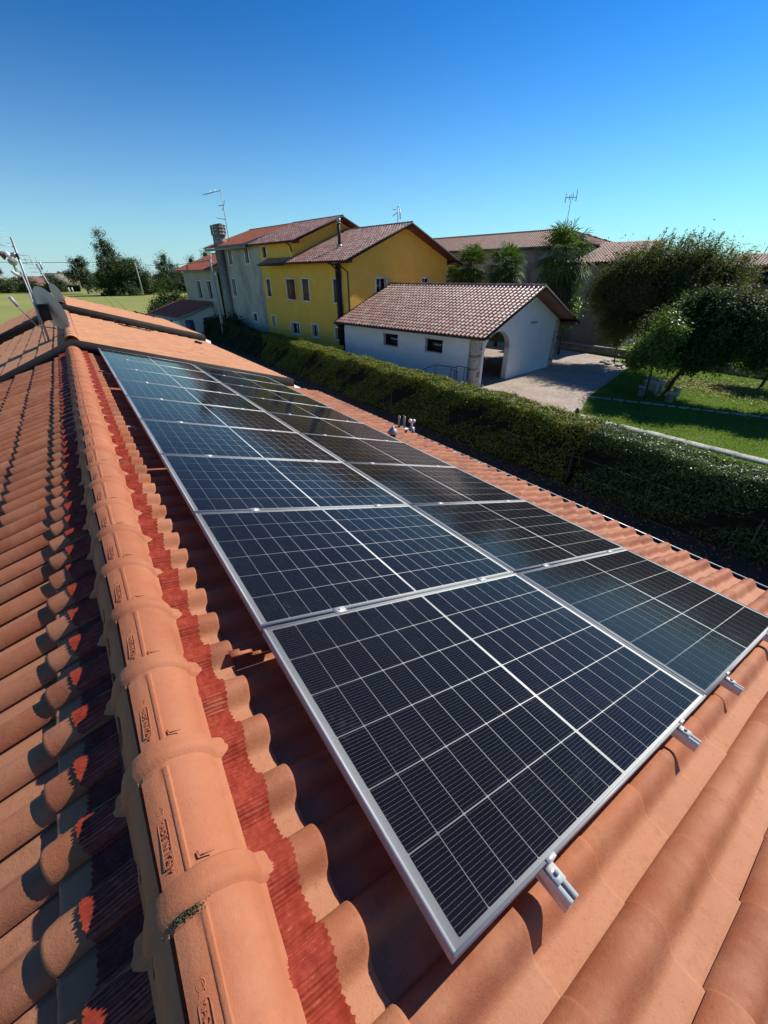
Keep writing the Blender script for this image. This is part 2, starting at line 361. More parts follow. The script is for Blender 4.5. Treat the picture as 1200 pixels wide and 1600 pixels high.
# ------------------------------------------------------------------ roof tiles
def tile_verts(pitch=0.205, expo=0.362, bar=0.064, hgt=0.060, ny=17, lift=0.031, tail=-0.05, low=False):
    """one interlocking roll tile; local x runs down the slope to the nose, y across (seam at 0, pan towards -y)"""
    s = pitch/0.205
    if low: ys = np.array([0, 0.012, 0.035, 0.064, 0.095, 0.12, 0.145, 0.205, 0.225])
    else: ys = np.array([0, 0.003, 0.010, 0.021, 0.035, 0.050, 0.064, 0.078, 0.091, 0.103, 0.114, 0.125, 0.138, 0.155, 0.175, 0.193, 0.199, 0.205, 0.224])
    def prof(y):
        if y < bar: return hgt*math.sqrt(max(0, 1-((y-bar)/(bar+0.0015))**2))
        t = min(1, (y-bar)/0.074); z = hgt*(0.5+0.5*math.cos(math.pi*t**1.22))
        if 0.190 < y < 0.203: z += 0.003
        if y > 0.21: z += 0.007
        return z
    zs = np.array([prof(y) for y in ys])
    if low: xs, dz = [tail, expo, expo, expo+0.001], [0, 0, 0, -0.016]
    else: xs, dz = [tail, expo*0.5, expo-0.012, expo-0.003, expo, expo-0.001], [0, 0, 0, -0.001, -0.004, -0.016]
    V = []
    for x, d in zip(xs, dz):
        for y, z in zip(ys, zs): V.append((x, -y*s, z*s**0.8 + lift*x/expo + d))
    n = len(ys)
    F = [(i*n+j, i*n+j+1, (i+1)*n+j+1, (i+1)*n+j) for i in range(len(xs)-1) for j in range(n-1) if not (low and i == 1)]
    return np.array(V), np.array(F)
def pan_mask(V, pitch=0.205):
    y = -V[:, 1]/(pitch/0.205); return np.clip((y-0.108)/0.03, 0, 1)*np.clip((0.206-y)/0.004+1, 0.2, 1)
TV, TF = tile_verts()
TP = pan_mask(TV)
tile_me = mesh_np('roof_tile', TV, TF, M['tile'], True, pan=TP)
def rot_frame(ang, flip=False):
    """columns: downslope, across, normal"""
    if not flip: return np.array([[math.cos(ang),0,math.sin(ang)],[0,1,0],[-math.sin(ang),0,math.cos(ang)]])
    return np.array([[-math.cos(ang),0,-math.sin(ang)],[0,-1,0],[-math.sin(ang),0,math.cos(ang)]])
def replicate(V, F, T):
    """T (n,4,4) -> joined arrays"""
    Vh = np.einsum('nij,kj->nki', T[:, :3, :3], V) + T[:, None, :3, 3]
    k = len(V); Fh = F[None] + (np.arange(len(T))*k)[:, None, None]
    return Vh.reshape(-1, 3), Fh.reshape(-1, F.shape[1])
def slope_field(name, parent, org, ex, ey, ez, width, length, pitch, expo, mat, low=True, jitter=0.004, lift=0.026):
    """joined tiles on a slope: org = ridge corner, ex downslope, ey across (away from org is -ey*pitch...)"""
    V, F = tile_verts(pitch, expo, low=low, lift=lift)
    nc = max(1, int(round(width/pitch))); nr = max(1, int(round(length/expo))); pp = width/nc; ee = length/nr
    V = V*np.array([ee/expo, pp/pitch, 1])
    T = []
    for r in range(nr):
        for c in range(nc):
            A = np.eye(4); A[:3, 0] = ex; A[:3, 1] = ey; A[:3, 2] = ez
            A[:3, 3] = np.asarray(org) + np.asarray(ex)*(r*ee+rng.normal(0, jitter)) - np.asarray(ey)*(c*pp+rng.normal(0, jitter*0.4)) + np.asarray(ez)*rng.normal(0.0, 0.002)
            T.append(A)
    VV, FF = replicate(V, F, np.array(T))
    VV = VV - worldloc(parent)
    o = link(name, mesh_np(name, VV, FF, mat, True), parent); o['kind'] = 'stuff'
    return o

# ================================================================== OUR HOUSE (the roof we stand on)
XR, ZR = -0.42, 0.008                          # ridge line of the tile crests
TL = R(19.5)
house = thing('tiled_house', 'nearest house, whose terracotta tiled roof carries the solar panels', 'house', (XR, -2.6, G))
HL = np.array([XR, -2.6, G])
Y0, Y1 = -2.6, 10.46
e1 = np.array([0, 1.0, 0]); e2 = np.array([math.cos(TH), 0, -math.sin(TH)]); nr_ = np.array([math.sin(TH), 0, math.cos(TH)])
eL = np.array([-math.cos(TL), 0, -math.sin(TL)]); nL = np.array([-math.sin(TL), 0, math.cos(TL)])
H0 = 0.198                                     # tile base below the panel plane
PITCH, EXPO = 0.205, 0.362
SEAM = -0.165                                   # y of one seam
tiles = []                                     # (position of tile origin, slope)
j0 = int(math.floor((Y0-SEAM)/PITCH))+1; j1 = int(math.floor((Y1-SEAM)/PITCH))
for k in range(15):
    v = -0.095 + EXPO*k - EXPO
    for j in range(j0, j1+1):
        tiles.append((0, k, v*e2 + (SEAM+PITCH*j)*e1 - H0*nr_))
Lbase = np.array([XR, 0, ZR]) - 0.082*nL
for k in range(13):
    for j in range(j0, j1+1):
        tiles.append((1, k, Lbase + eL*(EXPO*k+0.006) + (SEAM-PITCH+PITCH*j+0.07)*e1))
camv = np.array(CAM); Rc = np.array([rt, dn, fw])
def score(t):
    p = t[2] + (e2 if t[0] == 0 else eL)*0.2; q = Rc @ (p-camv)
    if q[2] < 0.05: return 1e9
    x = 600+635*q[0]/q[2]; y = 800+635*q[1]/q[2]
    if not (-60 < x < 1260 and 300 < y < 1680): return 1e9
    if t[0] == 0 and p[1] > 0.2 and 0.35 < p[0] < 3.15: return 1e9
    return np.linalg.norm(p-camv)
order = sorted(range(len(tiles)), key=lambda i: score(tiles[i]))
near = set(order[:298])
rest = []
rotR = Matrix(rot_frame(TH).tolist()).to_euler(); rotL = Matrix(rot_frame(TL, True).tolist()).to_euler()
for i, (side, k, p) in enumerate(tiles):
    p = p + np.array([rng.normal(0, 0.0022), rng.normal(0, 0.0015), rng.normal(0, 0.001)])
    yaw_j = rng.normal(0, 0.006)
    if i in near:
        o = link('roof_tile', tile_me, house, Vector(p-HL), (rotR if side == 0 else rotL))
        o.rotation_euler.rotate_axis('Z', yaw_j)
    else:
        A = np.eye(4); A[:3, :3] = rot_frame(TH) if side == 0 else rot_frame(TL, True); A[:3, 3] = p; rest.append(A)
VV, FF = replicate(TV, TF, np.array(rest))
o = link('roof_tile_field', mesh_np('roof_tile_field', VV-HL, FF, M['tile'], True, pan=np.tile(TP, len(rest))), house); o['kind'] = 'stuff'

# deck, fascias, walls and gutter
mb = MB()
EV = 5.02
pR = np.array([XR, 0, ZR-0.20]); eaveR = -H0*nr_ + EV*e2 - 0.03*nr_; eaveL = Lbase + eL*(13*EXPO) - 0.03*nL
mb.prism([(pR[0], Y0, pR[2]), (eaveR[0], Y0, eaveR[2]), (eaveR[0], Y0, eaveR[2]-0.08), (XR, Y0, ZR-0.4), (eaveL[0], Y0, eaveL[2]-0.08), (eaveL[0], Y0, eaveL[2])], (0, Y1-Y0, 0))
mb.build('roof_deck', M['dark_metal'], house)
mb = MB()
wx0, wx1 = eaveL[0]+0.45, 4.35
mb.prism([(wx0, Y0+0.2, G), (wx1, Y0+0.2, G), (wx1, Y0+0.2, -1.70), (XR, Y0+0.2, ZR-0.45), (wx0, Y0+0.2, -1.62)], (0, Y1-Y0-0.25, 0))
mb.build('wall', M['whitewall'], house)
mb = MB()
for (gx, gz) in ((4.86, -1.62),):
    prof = [(gx+0.06*math.cos(t), gz+0.06*math.sin(t)) for t in np.linspace(math.pi, 2*math.pi, 9)]
    inner = [(gx+0.054*math.cos(t), gz+0.054*math.sin(t)) for t in np.linspace(2*math.pi, math.pi, 9)]
    mb.prism([(x, Y0, z) for x, z in prof+inner], (0, Y1-Y0, 0))
    gt_ = mb.build('gutter', M['gutter'], house)
MB().tube([(gx+0.06, Y0, gz+0.004), (gx+0.06, Y1, gz+0.004)], 0.009, 6).build('gutter_bead', M['alu'], gt_)
for j in range(j0, j1+1, 3):
    mbx = MB(); mbx.bar((4.78, SEAM+PITCH*j, -1.60), (4.92, SEAM+PITCH*j, -1.612), 0.02, 0.003)
    mbx.build('gutter_strap', M['alu'], house)

# ridge tiles with collar and raised plate
def ridge_mesh2():
    xs_plate = [-0.0670, -0.0660, -0.0535, -0.0525, -0.030, -0.002, 0.003, 0.010, 0.020]
    ang = sorted(list(np.linspace(0, math.pi, 27)) + [math.acos(-x/0.116) for x in xs_plate])
    secs = [(-0.03,-0.010,0),(0.0,-0.008,0),(0.012,-0.008,0),(0.013,-0.008,1),(0.10,-0.005,1),(0.22,-0.001,1),(0.290,0.001,1),(0.296,0.0015,0.2),(0.310,0.002,0),(0.318,0.009,0),(0.327,0.015,0),(0.340,0.0165,0),(0.352,0.013,0),(0.366,0.0125,0),(0.378,0.010,0),(0.383,0.004,0),(0.383,-0.006,0)]
    V = []; n = len(ang)
    for (y, dr, plate) in secs:
        r = 0.116+dr; hz = 0.119+dr
        for i, t in enumerate(ang):
            x0 = -0.116*math.cos(t); e = 0
            if plate and -0.0665 < x0 <= -0.0530: e = -0.017*plate
            if plate and x0 > -0.0530 and x0 < 0.0201:
                if x0 < -0.0015: e = 0.0085-0.004*(x0+0.053)/0.0515
                elif x0 < 0.0035: e = 0.0045+0.0035*min(1, (x0+0.0025)/0.004)
                elif x0 < 0.011: e = 0.0080
                else: e = 0.0
                e *= plate
            x, z = -(r+e)*math.cos(t), (hz+e)*math.sin(t)
            if i in (0, n-1): x += math.copysign(0.012+max(0, dr), x); z -= 0.004
            V.append((x, y, z))
    F = [(i*n+j, (i+1)*n+j, (i+1)*n+j+1, i*n+j+1) for i in range(len(secs)-1) for j in range(n-1)]
    return V, F
RV, RF = ridge_mesh2()
ridge_me = mesh_np('ridge_tile', RV, [np.array([f[::-1] for f in RF])], M['cap'], True)
try: ridge_me.set_sharp_from_angle(angle=R(35))
except Exception: pass
def text_mesh(body, size, extrude, mat, name='embossed_lettering'):
    cu = bpy.data.curves.new(name, 'FONT'); cu.body = body; cu.size = size; cu.extrude = extrude; cu.resolution_u = 2
    cu.space_character = 1.1; cu.align_y = 'CENTER'
    ob = bpy.data.objects.new(name+'_src', cu); C.objects.link(ob)
    dg = bpy.context.evaluated_depsgraph_get(); me = bpy.data.meshes.new_from_object(ob.evaluated_get(dg))
    bpy.data.objects.remove(ob); me.materials.append(mat); me.name = name
    return me
# lettering, cartouche and loop emblem, lying on the plate; reads towards the viewer
txt_me = text_mesh('MADE IN ITALY', 0.0165, 0.0012, M['cap'])
num_me = [text_mesh(s, 0.0135, 0.0011, M['cap'], 'embossed_number') for s in ('26   5   98', '6  2  2')]
mbc = MB()
def loop(pts, r): mbc.tube(list(pts)+[pts[0]], r, 5, cap=False)
cart = []
for (cx, cy, a0) in ((0.050, 0.006, 0), (-0.050, 0.006, 90), (-0.050, -0.006, 180), (0.050, -0.006, 270)):
    for a in range(0, 91, 30): cart.append((cx+0.005*math.cos(R(a0+a)), cy+0.005*math.sin(R(a0+a)), 0))
loop(cart, 0.0011)
loop([(-0.078+0.0085*math.cos(t), 0.0085*math.sin(t), 0) for t in np.linspace(0, 2*math.pi, 14)[:-1]], 0.0012)
loop([(-0.066, -0.006, 0), (-0.098, 0.0, 0), (-0.066, 0.007, 0)], 0.0012)
cart_me = mbc.mesh('embossed_cartouche', M['cap'], True)
RS = 0.3605
ycap = -2.36 + 0.062
ncap = 0; ycaps = []
y = 0.056 - RS*7
while y + 0.385 < Y1+0.03: ycaps.append(y); y += RS
Zcap = ZR-0.047
for i, yc in enumerate(ycaps):
    o = link('ridge_tile', ridge_me, house, Vector((XR-HL[0]+rng.normal(0, 0.003), yc-HL[1]+rng.normal(0, 0.002), Zcap-G+rng.normal(0, 0.0015))), (rng.normal(0, 0.005), rng.normal(0, 0.025), rng.normal(0, 0.008)))
    if -0.6 < yc < 4.2:
        rz = (0, R(-11), R(-90))
        # frame: text x -> -Y, text y -> +X, tilted with the plate
        q = Matrix(((0, math.cos(R(11)), -math.sin(R(11))), (-1, 0, 0), (0, math.sin(R(11)), math.cos(R(11)))))
        q = Matrix(((0, math.cos(R(12)), -math.sin(R(12))), (-1, 0, 0), (0, math.sin(R(12)), math.cos(R(12))))).to_euler()
        px, pz = -0.0265, 0.1195
        t = link('embossed_lettering', txt_me, o, (px, 0.165, pz), q)
        t = link('embossed_cartouche', cart_me, o, (px, 0.108, pz), q)
        t = link('embossed_number', num_me[0 if i % 2 else 1], o, (px, 0.283, pz), q)
# metal clip at each near joint
mbk = MB(); mbk.bar((0, 0.012, -0.002), (0.004, -0.002, 0.0), 0.003); mbk.bar((0.004, -0.002, 0.0), (0.034, -0.006, -0.004), 0.003)
clip_me = mbk.mesh('ridge_clip', M['cap'])
for yc in ycaps:
    if -0.6 < yc < 3: link('ridge_clip', clip_me, house, Vector((XR+0.024-HL[0], yc+0.40-HL[1], Zcap+0.119-G)))

def moss_patch(cx, cy, cz, n):
    c = np.stack([rng.normal(cx, 0.020, n), np.zeros(n), np.zeros(n)], 1); c[:, 1] = cy+rng.normal(0, 0.006, n)-0.15*(c[:, 0]-cx)
    dx = c[:, 0]-XR; c[:, 2] = Zcap+0.119*np.sqrt(np.clip(1-(dx/0.117)**2, 0, 1))+rng.uniform(0.0, 0.006, n)
    a = rng.normal(0, 1, (n, 3)); a /= np.linalg.norm(a, axis=1)[:, None]; b = np.cross(a, rng.normal(0, 1, (n, 3))); b /= np.linalg.norm(b, axis=1)[:, None]
    a *= 0.0022; b *= 0.0016
    V = np.stack([c-a, c+b, c+a, c-b], 1).reshape(-1, 3)
    o = link('moss', mesh_np('moss', V-HL, np.arange(4*n).reshape(n, 4), simple('grey_green_moss', (0.10,0.11,0.06), 0.95, var=0.5, scale=80)), house); o['kind'] = 'stuff'
moss_patch(-0.445, ycaps[7]+0.312, 0, 900)

# crinkled flashing strips that hug the tiles on both sides of the ridge
def flash_strip(side, s0, s1, y0, y1, dy, amp):
    ys = np.arange(y0, y1, dy); ss = np.linspace(s0, s1, 9)
    tv = {}
    prof_y = -TV[:19, 1]; prof_z = TV[:19, 2] + 0.031*0.05/0.362
    Vv = []
    ph = rng.normal(0, 1, 4)
    for y in ys:
        if side == 0: yy = (SEAM - y) % PITCH
        else: yy = (y-(SEAM-PITCH+0.07)) % PITCH
        z = np.interp(yy, prof_y, prof_z)
        z = z*0.98+0.0070
        for si, s in enumerate(ss):
            cr = amp*(math.sin(2*math.pi*y/0.0078 + 0.8*math.sin(y*37+ph[0]) + 0.6*math.sin(s*60+y*11)) + 0.5*math.sin(2*math.pi*y/0.0131+ph[1]+s*25))
            fade = 1 if y < 5 else 0.6
            lift = 0.031*((s % EXPO)/EXPO)
            zz = z+lift+cr*fade + (0.003 if si == 8 else 0)
            edge = 0.003*math.sin(y*2*math.pi/0.017) + 0.004*math.sin(y*31) if si == 8 else 0
            if side == 0: p = (s-0.447+edge)*e2 + y*e1 - H0*nr_ + zz*nr_
            else: p = Lbase + eL*(s+edge) + y*e1 + nL*zz
            Vv.append(p)
    n = len(ss); m_ = len(ys)
    idx = np.arange(m_*n).reshape(m_, n)
    F = np.stack([idx[:-1, :-1], idx[1:, :-1], idx[1:, 1:], idx[:-1, 1:]], -1).reshape(-1, 4)
    return np.array(Vv), F
for side, s0, s1 in ((0, 0.06, 0.270), (1, 0.04, 0.270)):
    V1, F1 = flash_strip(side, s0, s1, -1.6, 4.5, 0.0022, 0.0023)
    V2, F2 = flash_strip(side, s0, s1, 4.5, Y1-0.02, 0.0062, 0.0016)
    V3, F3 = flash_strip(side, s0, s1, Y0, -1.6, 0.0062, 0.0016)
    VV = np.vstack([V1, V2, V3]); FF = np.vstack([F1, F2+len(V1), F3+len(V1)+len(V2)])
    o = link('ridge_flashing', mesh_np('ridge_flashing', VV-HL, FF, M['flash'], True), house)

# ================================================================== SOLAR PANELS
PW, PL, GAP = 1.134, 1.762, 0.020
fmb = MB()
fw_, fh = 0.0075, 0.030
fmb.box(0, PL, 0, fw_, -fh, 0); fmb.box(0, PL, PW-fw_, PW, -fh, 0)
fmb.box(0, fw_, fw_, PW-fw_, -fh, 0); fmb.box(PL-fw_, PL, fw_, PW-fw_, -fh, 0)
frame_me = fmb.mesh('frame', M['alu_frame'])
bmb = MB(); bmb.box(fw_, PL-fw_, fw_, PW-fw_, -0.012, -0.0051); back_me = bmb.mesh('backsheet', M['backsheet'])
gmb = MB(); gmb.quad((fw_, fw_, -0.0012), (PL-fw_, fw_, -0.0012), (PL-fw_, PW-fw_, -0.0012), (fw_, PW-fw_, -0.0012)); glass_me = gmb.mesh('glass_pane', M['pv_glass'])
cw, cl = 0.1798, 0.1026                         # one half cell
cpu = (PW-2*0.017)/6; cpv = 0.1055
ch = 0.006                                      # clipped corners
def cell_pts(corner=True):
    return [(0, ch*0.0), (cl, 0), (cl, cw), (0, cw)]
cell_me = mesh_np('solar_cell', [(x-cl/2, y-cw/2, 0) for x, y in ((0.003,0),(cl-0.003,0),(cl,0.003),(cl,cw-0.003),(cl-0.003,cw),(0.003,cw),(0,cw-0.003),(0,0.003))],
                  np.array([[0,1,2,3,4,5,6,7]]), M['cell'], False,
                  [(0.0,0.03),(0,0.97),(0.016,1),(0.984,1),(1,0.97),(1,0.03),(0.984,0),(0.016,0)])
cellpos = []
for a in range(6):
    for c_ in range(16):
        v = 0.024 + cpv*(c_+0.5) + (0.012 if c_ >= 8 else 0) + 0.0
        cellpos.append((v + (PL-0.048-16*cpv-0.012)/2, 0.017+cpu*(a+0.5)))
CV = np.array([(x-cl/2, y-cw/2, 0) for x, y in ((0,0),(cl,0),(cl,cw),(0,cw))])
Tc = np.array([np.block([[np.eye(3), np.array([[x],[y],[-0.0045]])],[np.zeros((1,3)), np.ones((1,1))]]) for x, y in cellpos])
cvv, cff = replicate(CV, np.array([[0,1,2,3]]), Tc)
grid_me = mesh_np('solar_cell_grid', cvv, cff, M['cell'], False, np.tile([(0,0),(0,1),(1,1),(1,0)], (96, 1)))
rows = 9
names = ['nearest', 'second', 'third', 'fourth', 'fifth', 'sixth', 'seventh', 'eighth', 'farthest']
for r in range(rows):
    for c_ in range(2):
        u0, v0 = r*(PW+GAP), c_*(PL+GAP)
        side = 'ridge-side column' if c_ == 0 else 'gutter-side column'
        lab = 'silver framed black solar panel, %s nearest of the %s' % (names[r], side)
        if r in (0, 8): lab = 'silver framed black solar panel, %s of the %s' % (names[r], side)
        p = v0*e2+u0*e1
        pn = thing('solar_panel', lab, 'solar panel', tuple(p), 'solar panels mounted on the tiled roof')
        pn.rotation_euler = (rng.normal(0, 0.0008), TH+rng.normal(0, 0.0008), 0)
        link('frame', frame_me, pn); link('backsheet', back_me, pn); link('glass_pane', glass_me, pn)
        if r < 4:
            for x, y in cellpos: link('solar_cell', cell_me, pn, (x, y, -0.0045))
        else:
            g_ = link('solar_cell_grid', grid_me, pn); g_['kind'] = 'stuff'

# rails and clamps
RV_ = (0.375, 1.41, 2.14, 3.19)
Fp = frame((0, 0, 0), e2, e1, nr_)
ordn = ['first', 'second', 'third', 'fourth']
for i, v in enumerate(RV_):
    rl = thing('mounting_rail', '%s aluminium rail from the ridge, its end sticking out under the panels' % ordn[i], 'rail', tuple(v*e2-0.09*e1-0.07*nr_), 'rails under the solar panels')
    mb = MB(Fp); y0, y1 = -0.085, rows*(PW+GAP)+0.03
    w = 0.02
    # channel profile: two walls, base and two lips so the end reads as an open slot
    mb.box(v-w, v-w+0.004, y0, y1, -0.068, -0.031); mb.box(v+w-0.004, v+w, y0, y1, -0.068, -0.031)
    mb.box(v-w, v+w, y0, y1, -0.072, -0.068); mb.box(v-w, v-0.006, y0, y1, -0.0345, -0.0308); mb.box(v+0.006, v+w, y0, y1, -0.0345, -0.0308)
    mb.box(v-w+0.004, v+w-0.004, y0, y1, -0.052, -0.050)
    mb.build('rail_profile', M['alu'], rl)
    mb = MB(Fp)
    mb.box(v-0.019, v+0.019, -0.046, -0.0015, -0.028, -0.024); mb.box(v-0.019, v+0.019, -0.0052, -0.0012, -0.028, 0.0015)
    mb.box(v-0.019, v+0.019, -0.0052, 0.0065, 0.0015, 0.0045); mb.box(v-0.019, v-0.015, -0.046, -0.006, -0.0308, -0.024); 
    ec = mb.build('end_clamp', M['alu'], rl)
    mb = MB(Fp); mb.tube([Fp[:3,:3].T@(Fp[:3,:3]@np.array([v, -0.026, -0.024])), np.array([v, -0.026, -0.017])], 0.0065, 10)
    mb.tube([np.array([v, -0.026, -0.0175]), np.array([v, -0.026, -0.0165])], 0.0032, 6)
    mb.build('bolt_head', M['galv'], rl)
cmb = MB(); cmb.box(-0.03, 0.03, -0.019, 0.019, 0.0012, 0.0042); cmb.box(-0.03, 0.03, -0.008, 0.008, -0.028, 0.0012)
cmb.tube([(0, 0, 0.004), (0, 0, 0.009)], 0.0065, 8)
clamp_me = cmb.mesh('mid_clamp', M['alu'])
for r in range(1, rows):
    for i, v in enumerate(RV_):
        o = link('mid_clamp', clamp_me, None, tuple(v*e2+(r*(PW+GAP)-GAP/2)*e1), (0, TH, 0))
        tag(o, 'silver clamp just beyond the %s panel row, on the %s rail from the ridge' % (names[r-1], ordn[i]), 'clamp', 'clamps between solar panels')
# terracotta coated roof hooks peeping out beside the panels
for i, u in enumerate((1.155, 4.70, 8.15)):
    mb = MB(Fp); h = -0.118
    mb.box(-0.115, -0.03, u-0.018, u+0.018, h, h+0.006); mb.box(-0.034, -0.028, u-0.018, u+0.018, h-0.02, h+0.006); mb.box(-0.034, 0.06, u-0.018, u+0.018, h-0.020, h-0.014)
    mb.box(0.055, 0.06, u-0.018, u+0.018, h-0.02, -0.07)
    top('roof_hook', mb, M['cap'] if i == 0 else M['alu'], tuple(-0.1*e2+u*e1+h*nr_), ('orange painted' if i == 0 else 'bare metal') + ' stepped roof hook beside the panel edge, %s from the camera' % ordn[i], 'roof hook', 'roof hooks beside the panels')

# roof vent near the gutter, floodlight and bracket on the gutter
vt = thing('roof_vent', 'short brown vent pipe with grey conical cowl near the gutter', 'vent pipe', (3.78, 5.42, -1.33))
MB().tube([(3.78, 5.42, -1.40), (3.78, 5.42, -1.16)], 0.055, 14).build('pipe', M['rust'], vt, True)
MB().tube([(3.78, 5.42, -1.15), (3.78, 5.42, -1.14), (3.78, 5.42, -1.08), (3.78, 5.42, -1.05), (3.78, 5.42, -1.03)], [0.098, 0.10, 0.055, 0.025, 0.02], 16).build('cowl', M['galv'], vt, True)
fl = thing('floodlight', 'white floodlight on grey bracket standing at the gutter', 'floodlight', (4.80, 6.12, -1.56))
MB().box(4.75, 4.83, 6.10, 6.19, -1.58, -1.44).build('mount_box', M['galv'], fl)
MB().tube([(4.79, 6.15, -1.44), (4.79, 6.15, -1.34)], 0.02, 8).build('arm', M['plastic'], fl)
mb = MB()
for a_, b_ in (((4.76, 6.20, -1.33), (4.79, 6.16, -1.30)), ((4.82, 6.10, -1.33), (4.79, 6.13, -1.29))):
    mb.tube([a_, tuple((np.array(a_)+np.array(b_))/2), b_], [0.033, 0.045, 0.03], 10)
mb.build('lamp_head', M['plastic'], fl, True)
bk = thing('gutter_bracket', 'pair of upright grey slats on angle bracket beside the floodlight', 'bracket', (4.78, 6.5, -1.56))
for dx in (0.0, 0.075):
    MB().box(4.70+dx, 4.715+dx, 6.44-dx, 6.50-dx, -1.52, -1.27).build('slat', M['galv'], bk)
MB().box(4.68, 4.84, 6.30, 6.52, -1.55, -1.52).build('foot', M['galv'], bk)

# ================================================================== NEXT TWO ROOFS OF THE ROW
def row_house(name, label, ya, yb, zr, slope_r, slope_l, band):
    rt_ = thing(name, label, 'house', (XR+0.03, ya, G))
    xr = XR+0.03
    er = np.array([math.cos(slope_r), 0, -math.sin(slope_r)]); nr2 = np.array([math.sin(slope_r), 0, math.cos(slope_r)])
    el = np.array([-math.cos(slope_l), 0, -math.sin(slope_l)]); nl2 = np.array([-math.sin(slope_l), 0, math.cos(slope_l)])
    top_ = np.array([xr, 0, zr])
    slope_field('roof_tile_field', rt_, top_-0.085*nr2+e1*yb, er, e1, nr2, yb-ya, 4.70, 0.205, 0.362, M['tile_pale'], low=True)
    slope_field('roof_tile_field', rt_, top_-0.085*nl2+e1*ya, el, -e1, nl2, yb-ya, 4.70, 0.205, 0.362, M['tile_pale'], low=True)
    pr = top_+er*4.74; pl2 = top_+el*4.74
    MB().prism([(xr, ya, zr-0.11), (pr[0], ya, pr[2]-0.11), (pr[0], ya, pr[2]-0.17), (xr, ya, zr-0.19), (pl2[0], ya, pl2[2]-0.17), (pl2[0], ya, pl2[2]-0.11)], (0, yb-ya, 0)).build('roof_deck', M['wood'], rt_)
    # dark verge flashing facing us
    t = 0.03
    mb = MB()
    mb.prism([(xr, ya-t, zr+0.005), (pr[0], ya-t, pr[2]+0.005), (pr[0], ya-t, pr[2]-band), (xr, ya-t, zr-band), (pl2[0], ya-t, pl2[2]-band), (pl2[0], ya-t, pl2[2]+0.005)], (0, t-0.002, 0))
    mb.build('verge_flashing', M['dark_metal'], rt_)
    MB().prism([(wx0, ya+0.02, G), (wx1, ya+0.02, G), (wx1, ya+0.02, zr-(wx1-xr)*math.tan(slope_r)-0.2), (xr, ya+0.02, zr-0.25), (wx0, ya+0.02, zr-(xr-wx0)*math.tan(slope_l)-0.2)], (0, yb-ya-0.04, 0)).build('wall', M['whitewall'], rt_)
    # smooth ridge tiles
    n = int((yb-ya)/0.42)
    for i in range(n):
        y_ = ya+0.02+i*0.42
        ring = lambda r: [(xr+r*math.cos(q), 0, zr-0.06+r*1.0*math.sin(q)) for q in np.linspace(0, math.pi, 13)]
        V = [(x, y_, z) for x, _, z in ring(0.130)]+[(x, y_+0.03, z) for x, _, z in ring(0.130)]+[(x, y_+0.032, z) for x, _, z in ring(0.127)]+[(x, y_+0.45, z) for x, _, z in ring(0.124)]
        mb = MB(); mb.add(V, [(k*13+j, k*13+j+1, (k+1)*13+j+1, (k+1)*13+j) for k in range(3) for j in range(12)])
        mb.build('ridge_tile', M['tile_pale'], rt_, True)
    mb = MB(); gx, gz = pr[0]+0.04, pr[2]-0.10
    prof = [(gx+0.06*math.cos(t), gz+0.06*math.sin(t)) for t in np.linspace(math.pi, 2*math.pi, 9)]
    inner = [(gx+0.054*math.cos(t), gz+0.054*math.sin(t)) for t in np.linspace(2*math.pi, math.pi, 9)]
    mb.prism([(x, ya-0.04, z) for x, z in prof+inner], (0, yb-ya+0.04, 0)); mb.build('gutter', M['gutter'], rt_)
    return rt_
h2 = row_house('terraced_house', 'house whose paler tiled roof steps up just beyond the solar panels', 10.52, 19.45, 0.175, R(16.4), R(23), 0.26)
h3 = row_house('terraced_house', 'last house of the row, its tiled roof beyond the second dark verge', 19.5, 29.0, 0.42, R(16.4), R(23), 0.30)
# low bars standing on the second roof
def on2(x, y, h, zr=0.175): return (x, y, zr-(x-(XR+0.03))*math.tan(R(16.4))+h)
sb = thing('roof_bar', 'long dark bar on two short feet lying across the second roof', 'roof bar', on2(1.4, 18.9, 0))
MB().bar(on2(0.95, 18.9, 0.09), on2(2.0, 18.6, 0.09), 0.035).build('bar', M['dark_metal'], sb)
for x in (1.0, 1.92): MB().bar(on2(x, 18.89-(x-0.95)*0.28, -0.03), on2(x, 18.89-(x-0.95)*0.28, 0.10), 0.04).build('foot', M['dark_metal'], sb)
MB().bar(on2(1.85, 18.9, 0.07), on2(2.1, 18.3, 0.05), 0.06, 0.03).build('cross_piece', M['dark_metal'], sb)
MB().bar(on2(1.05, 18.4, 0.02), on2(2.0, 18.2, 0.02), 0.03).build('bar_shadow_strip', M['dark_metal'], sb)  # dark strip laid on the tiles for the bar's cast shadow
mb = MB(); mb.bar(on2(3.3, 17.4, 0.03), on2(3.45, 17.1, 0.03), 0.07, 0.05); mb.bar(on2(3.33, 17.3, -0.02), on2(3.33, 17.3, 0.08), 0.03)
top('roof_anchor', mb, M['dark_metal'], on2(3.33, 17.3, 0), 'small dark anchor fixed low on the second roof', 'roof anchor')
mb = MB(); mb.bar(on2(2.6, 27.6, 0.06, 0.42), on2(3.5, 26.9, 0.06, 0.42), 0.05, 0.04)
for x in (2.7, 3.1, 3.4): mb.bar(on2(x, 27.6-(x-2.6)*0.78, -0.03, 0.42), on2(x, 27.6-(x-2.6)*0.78, 0.12, 0.42), 0.04)
top('roof_rail', mb, M['dark_metal'], on2(3.0, 27.3, 0, 0.42), 'short dark snow rail on the roof of the last house', 'snow rail')

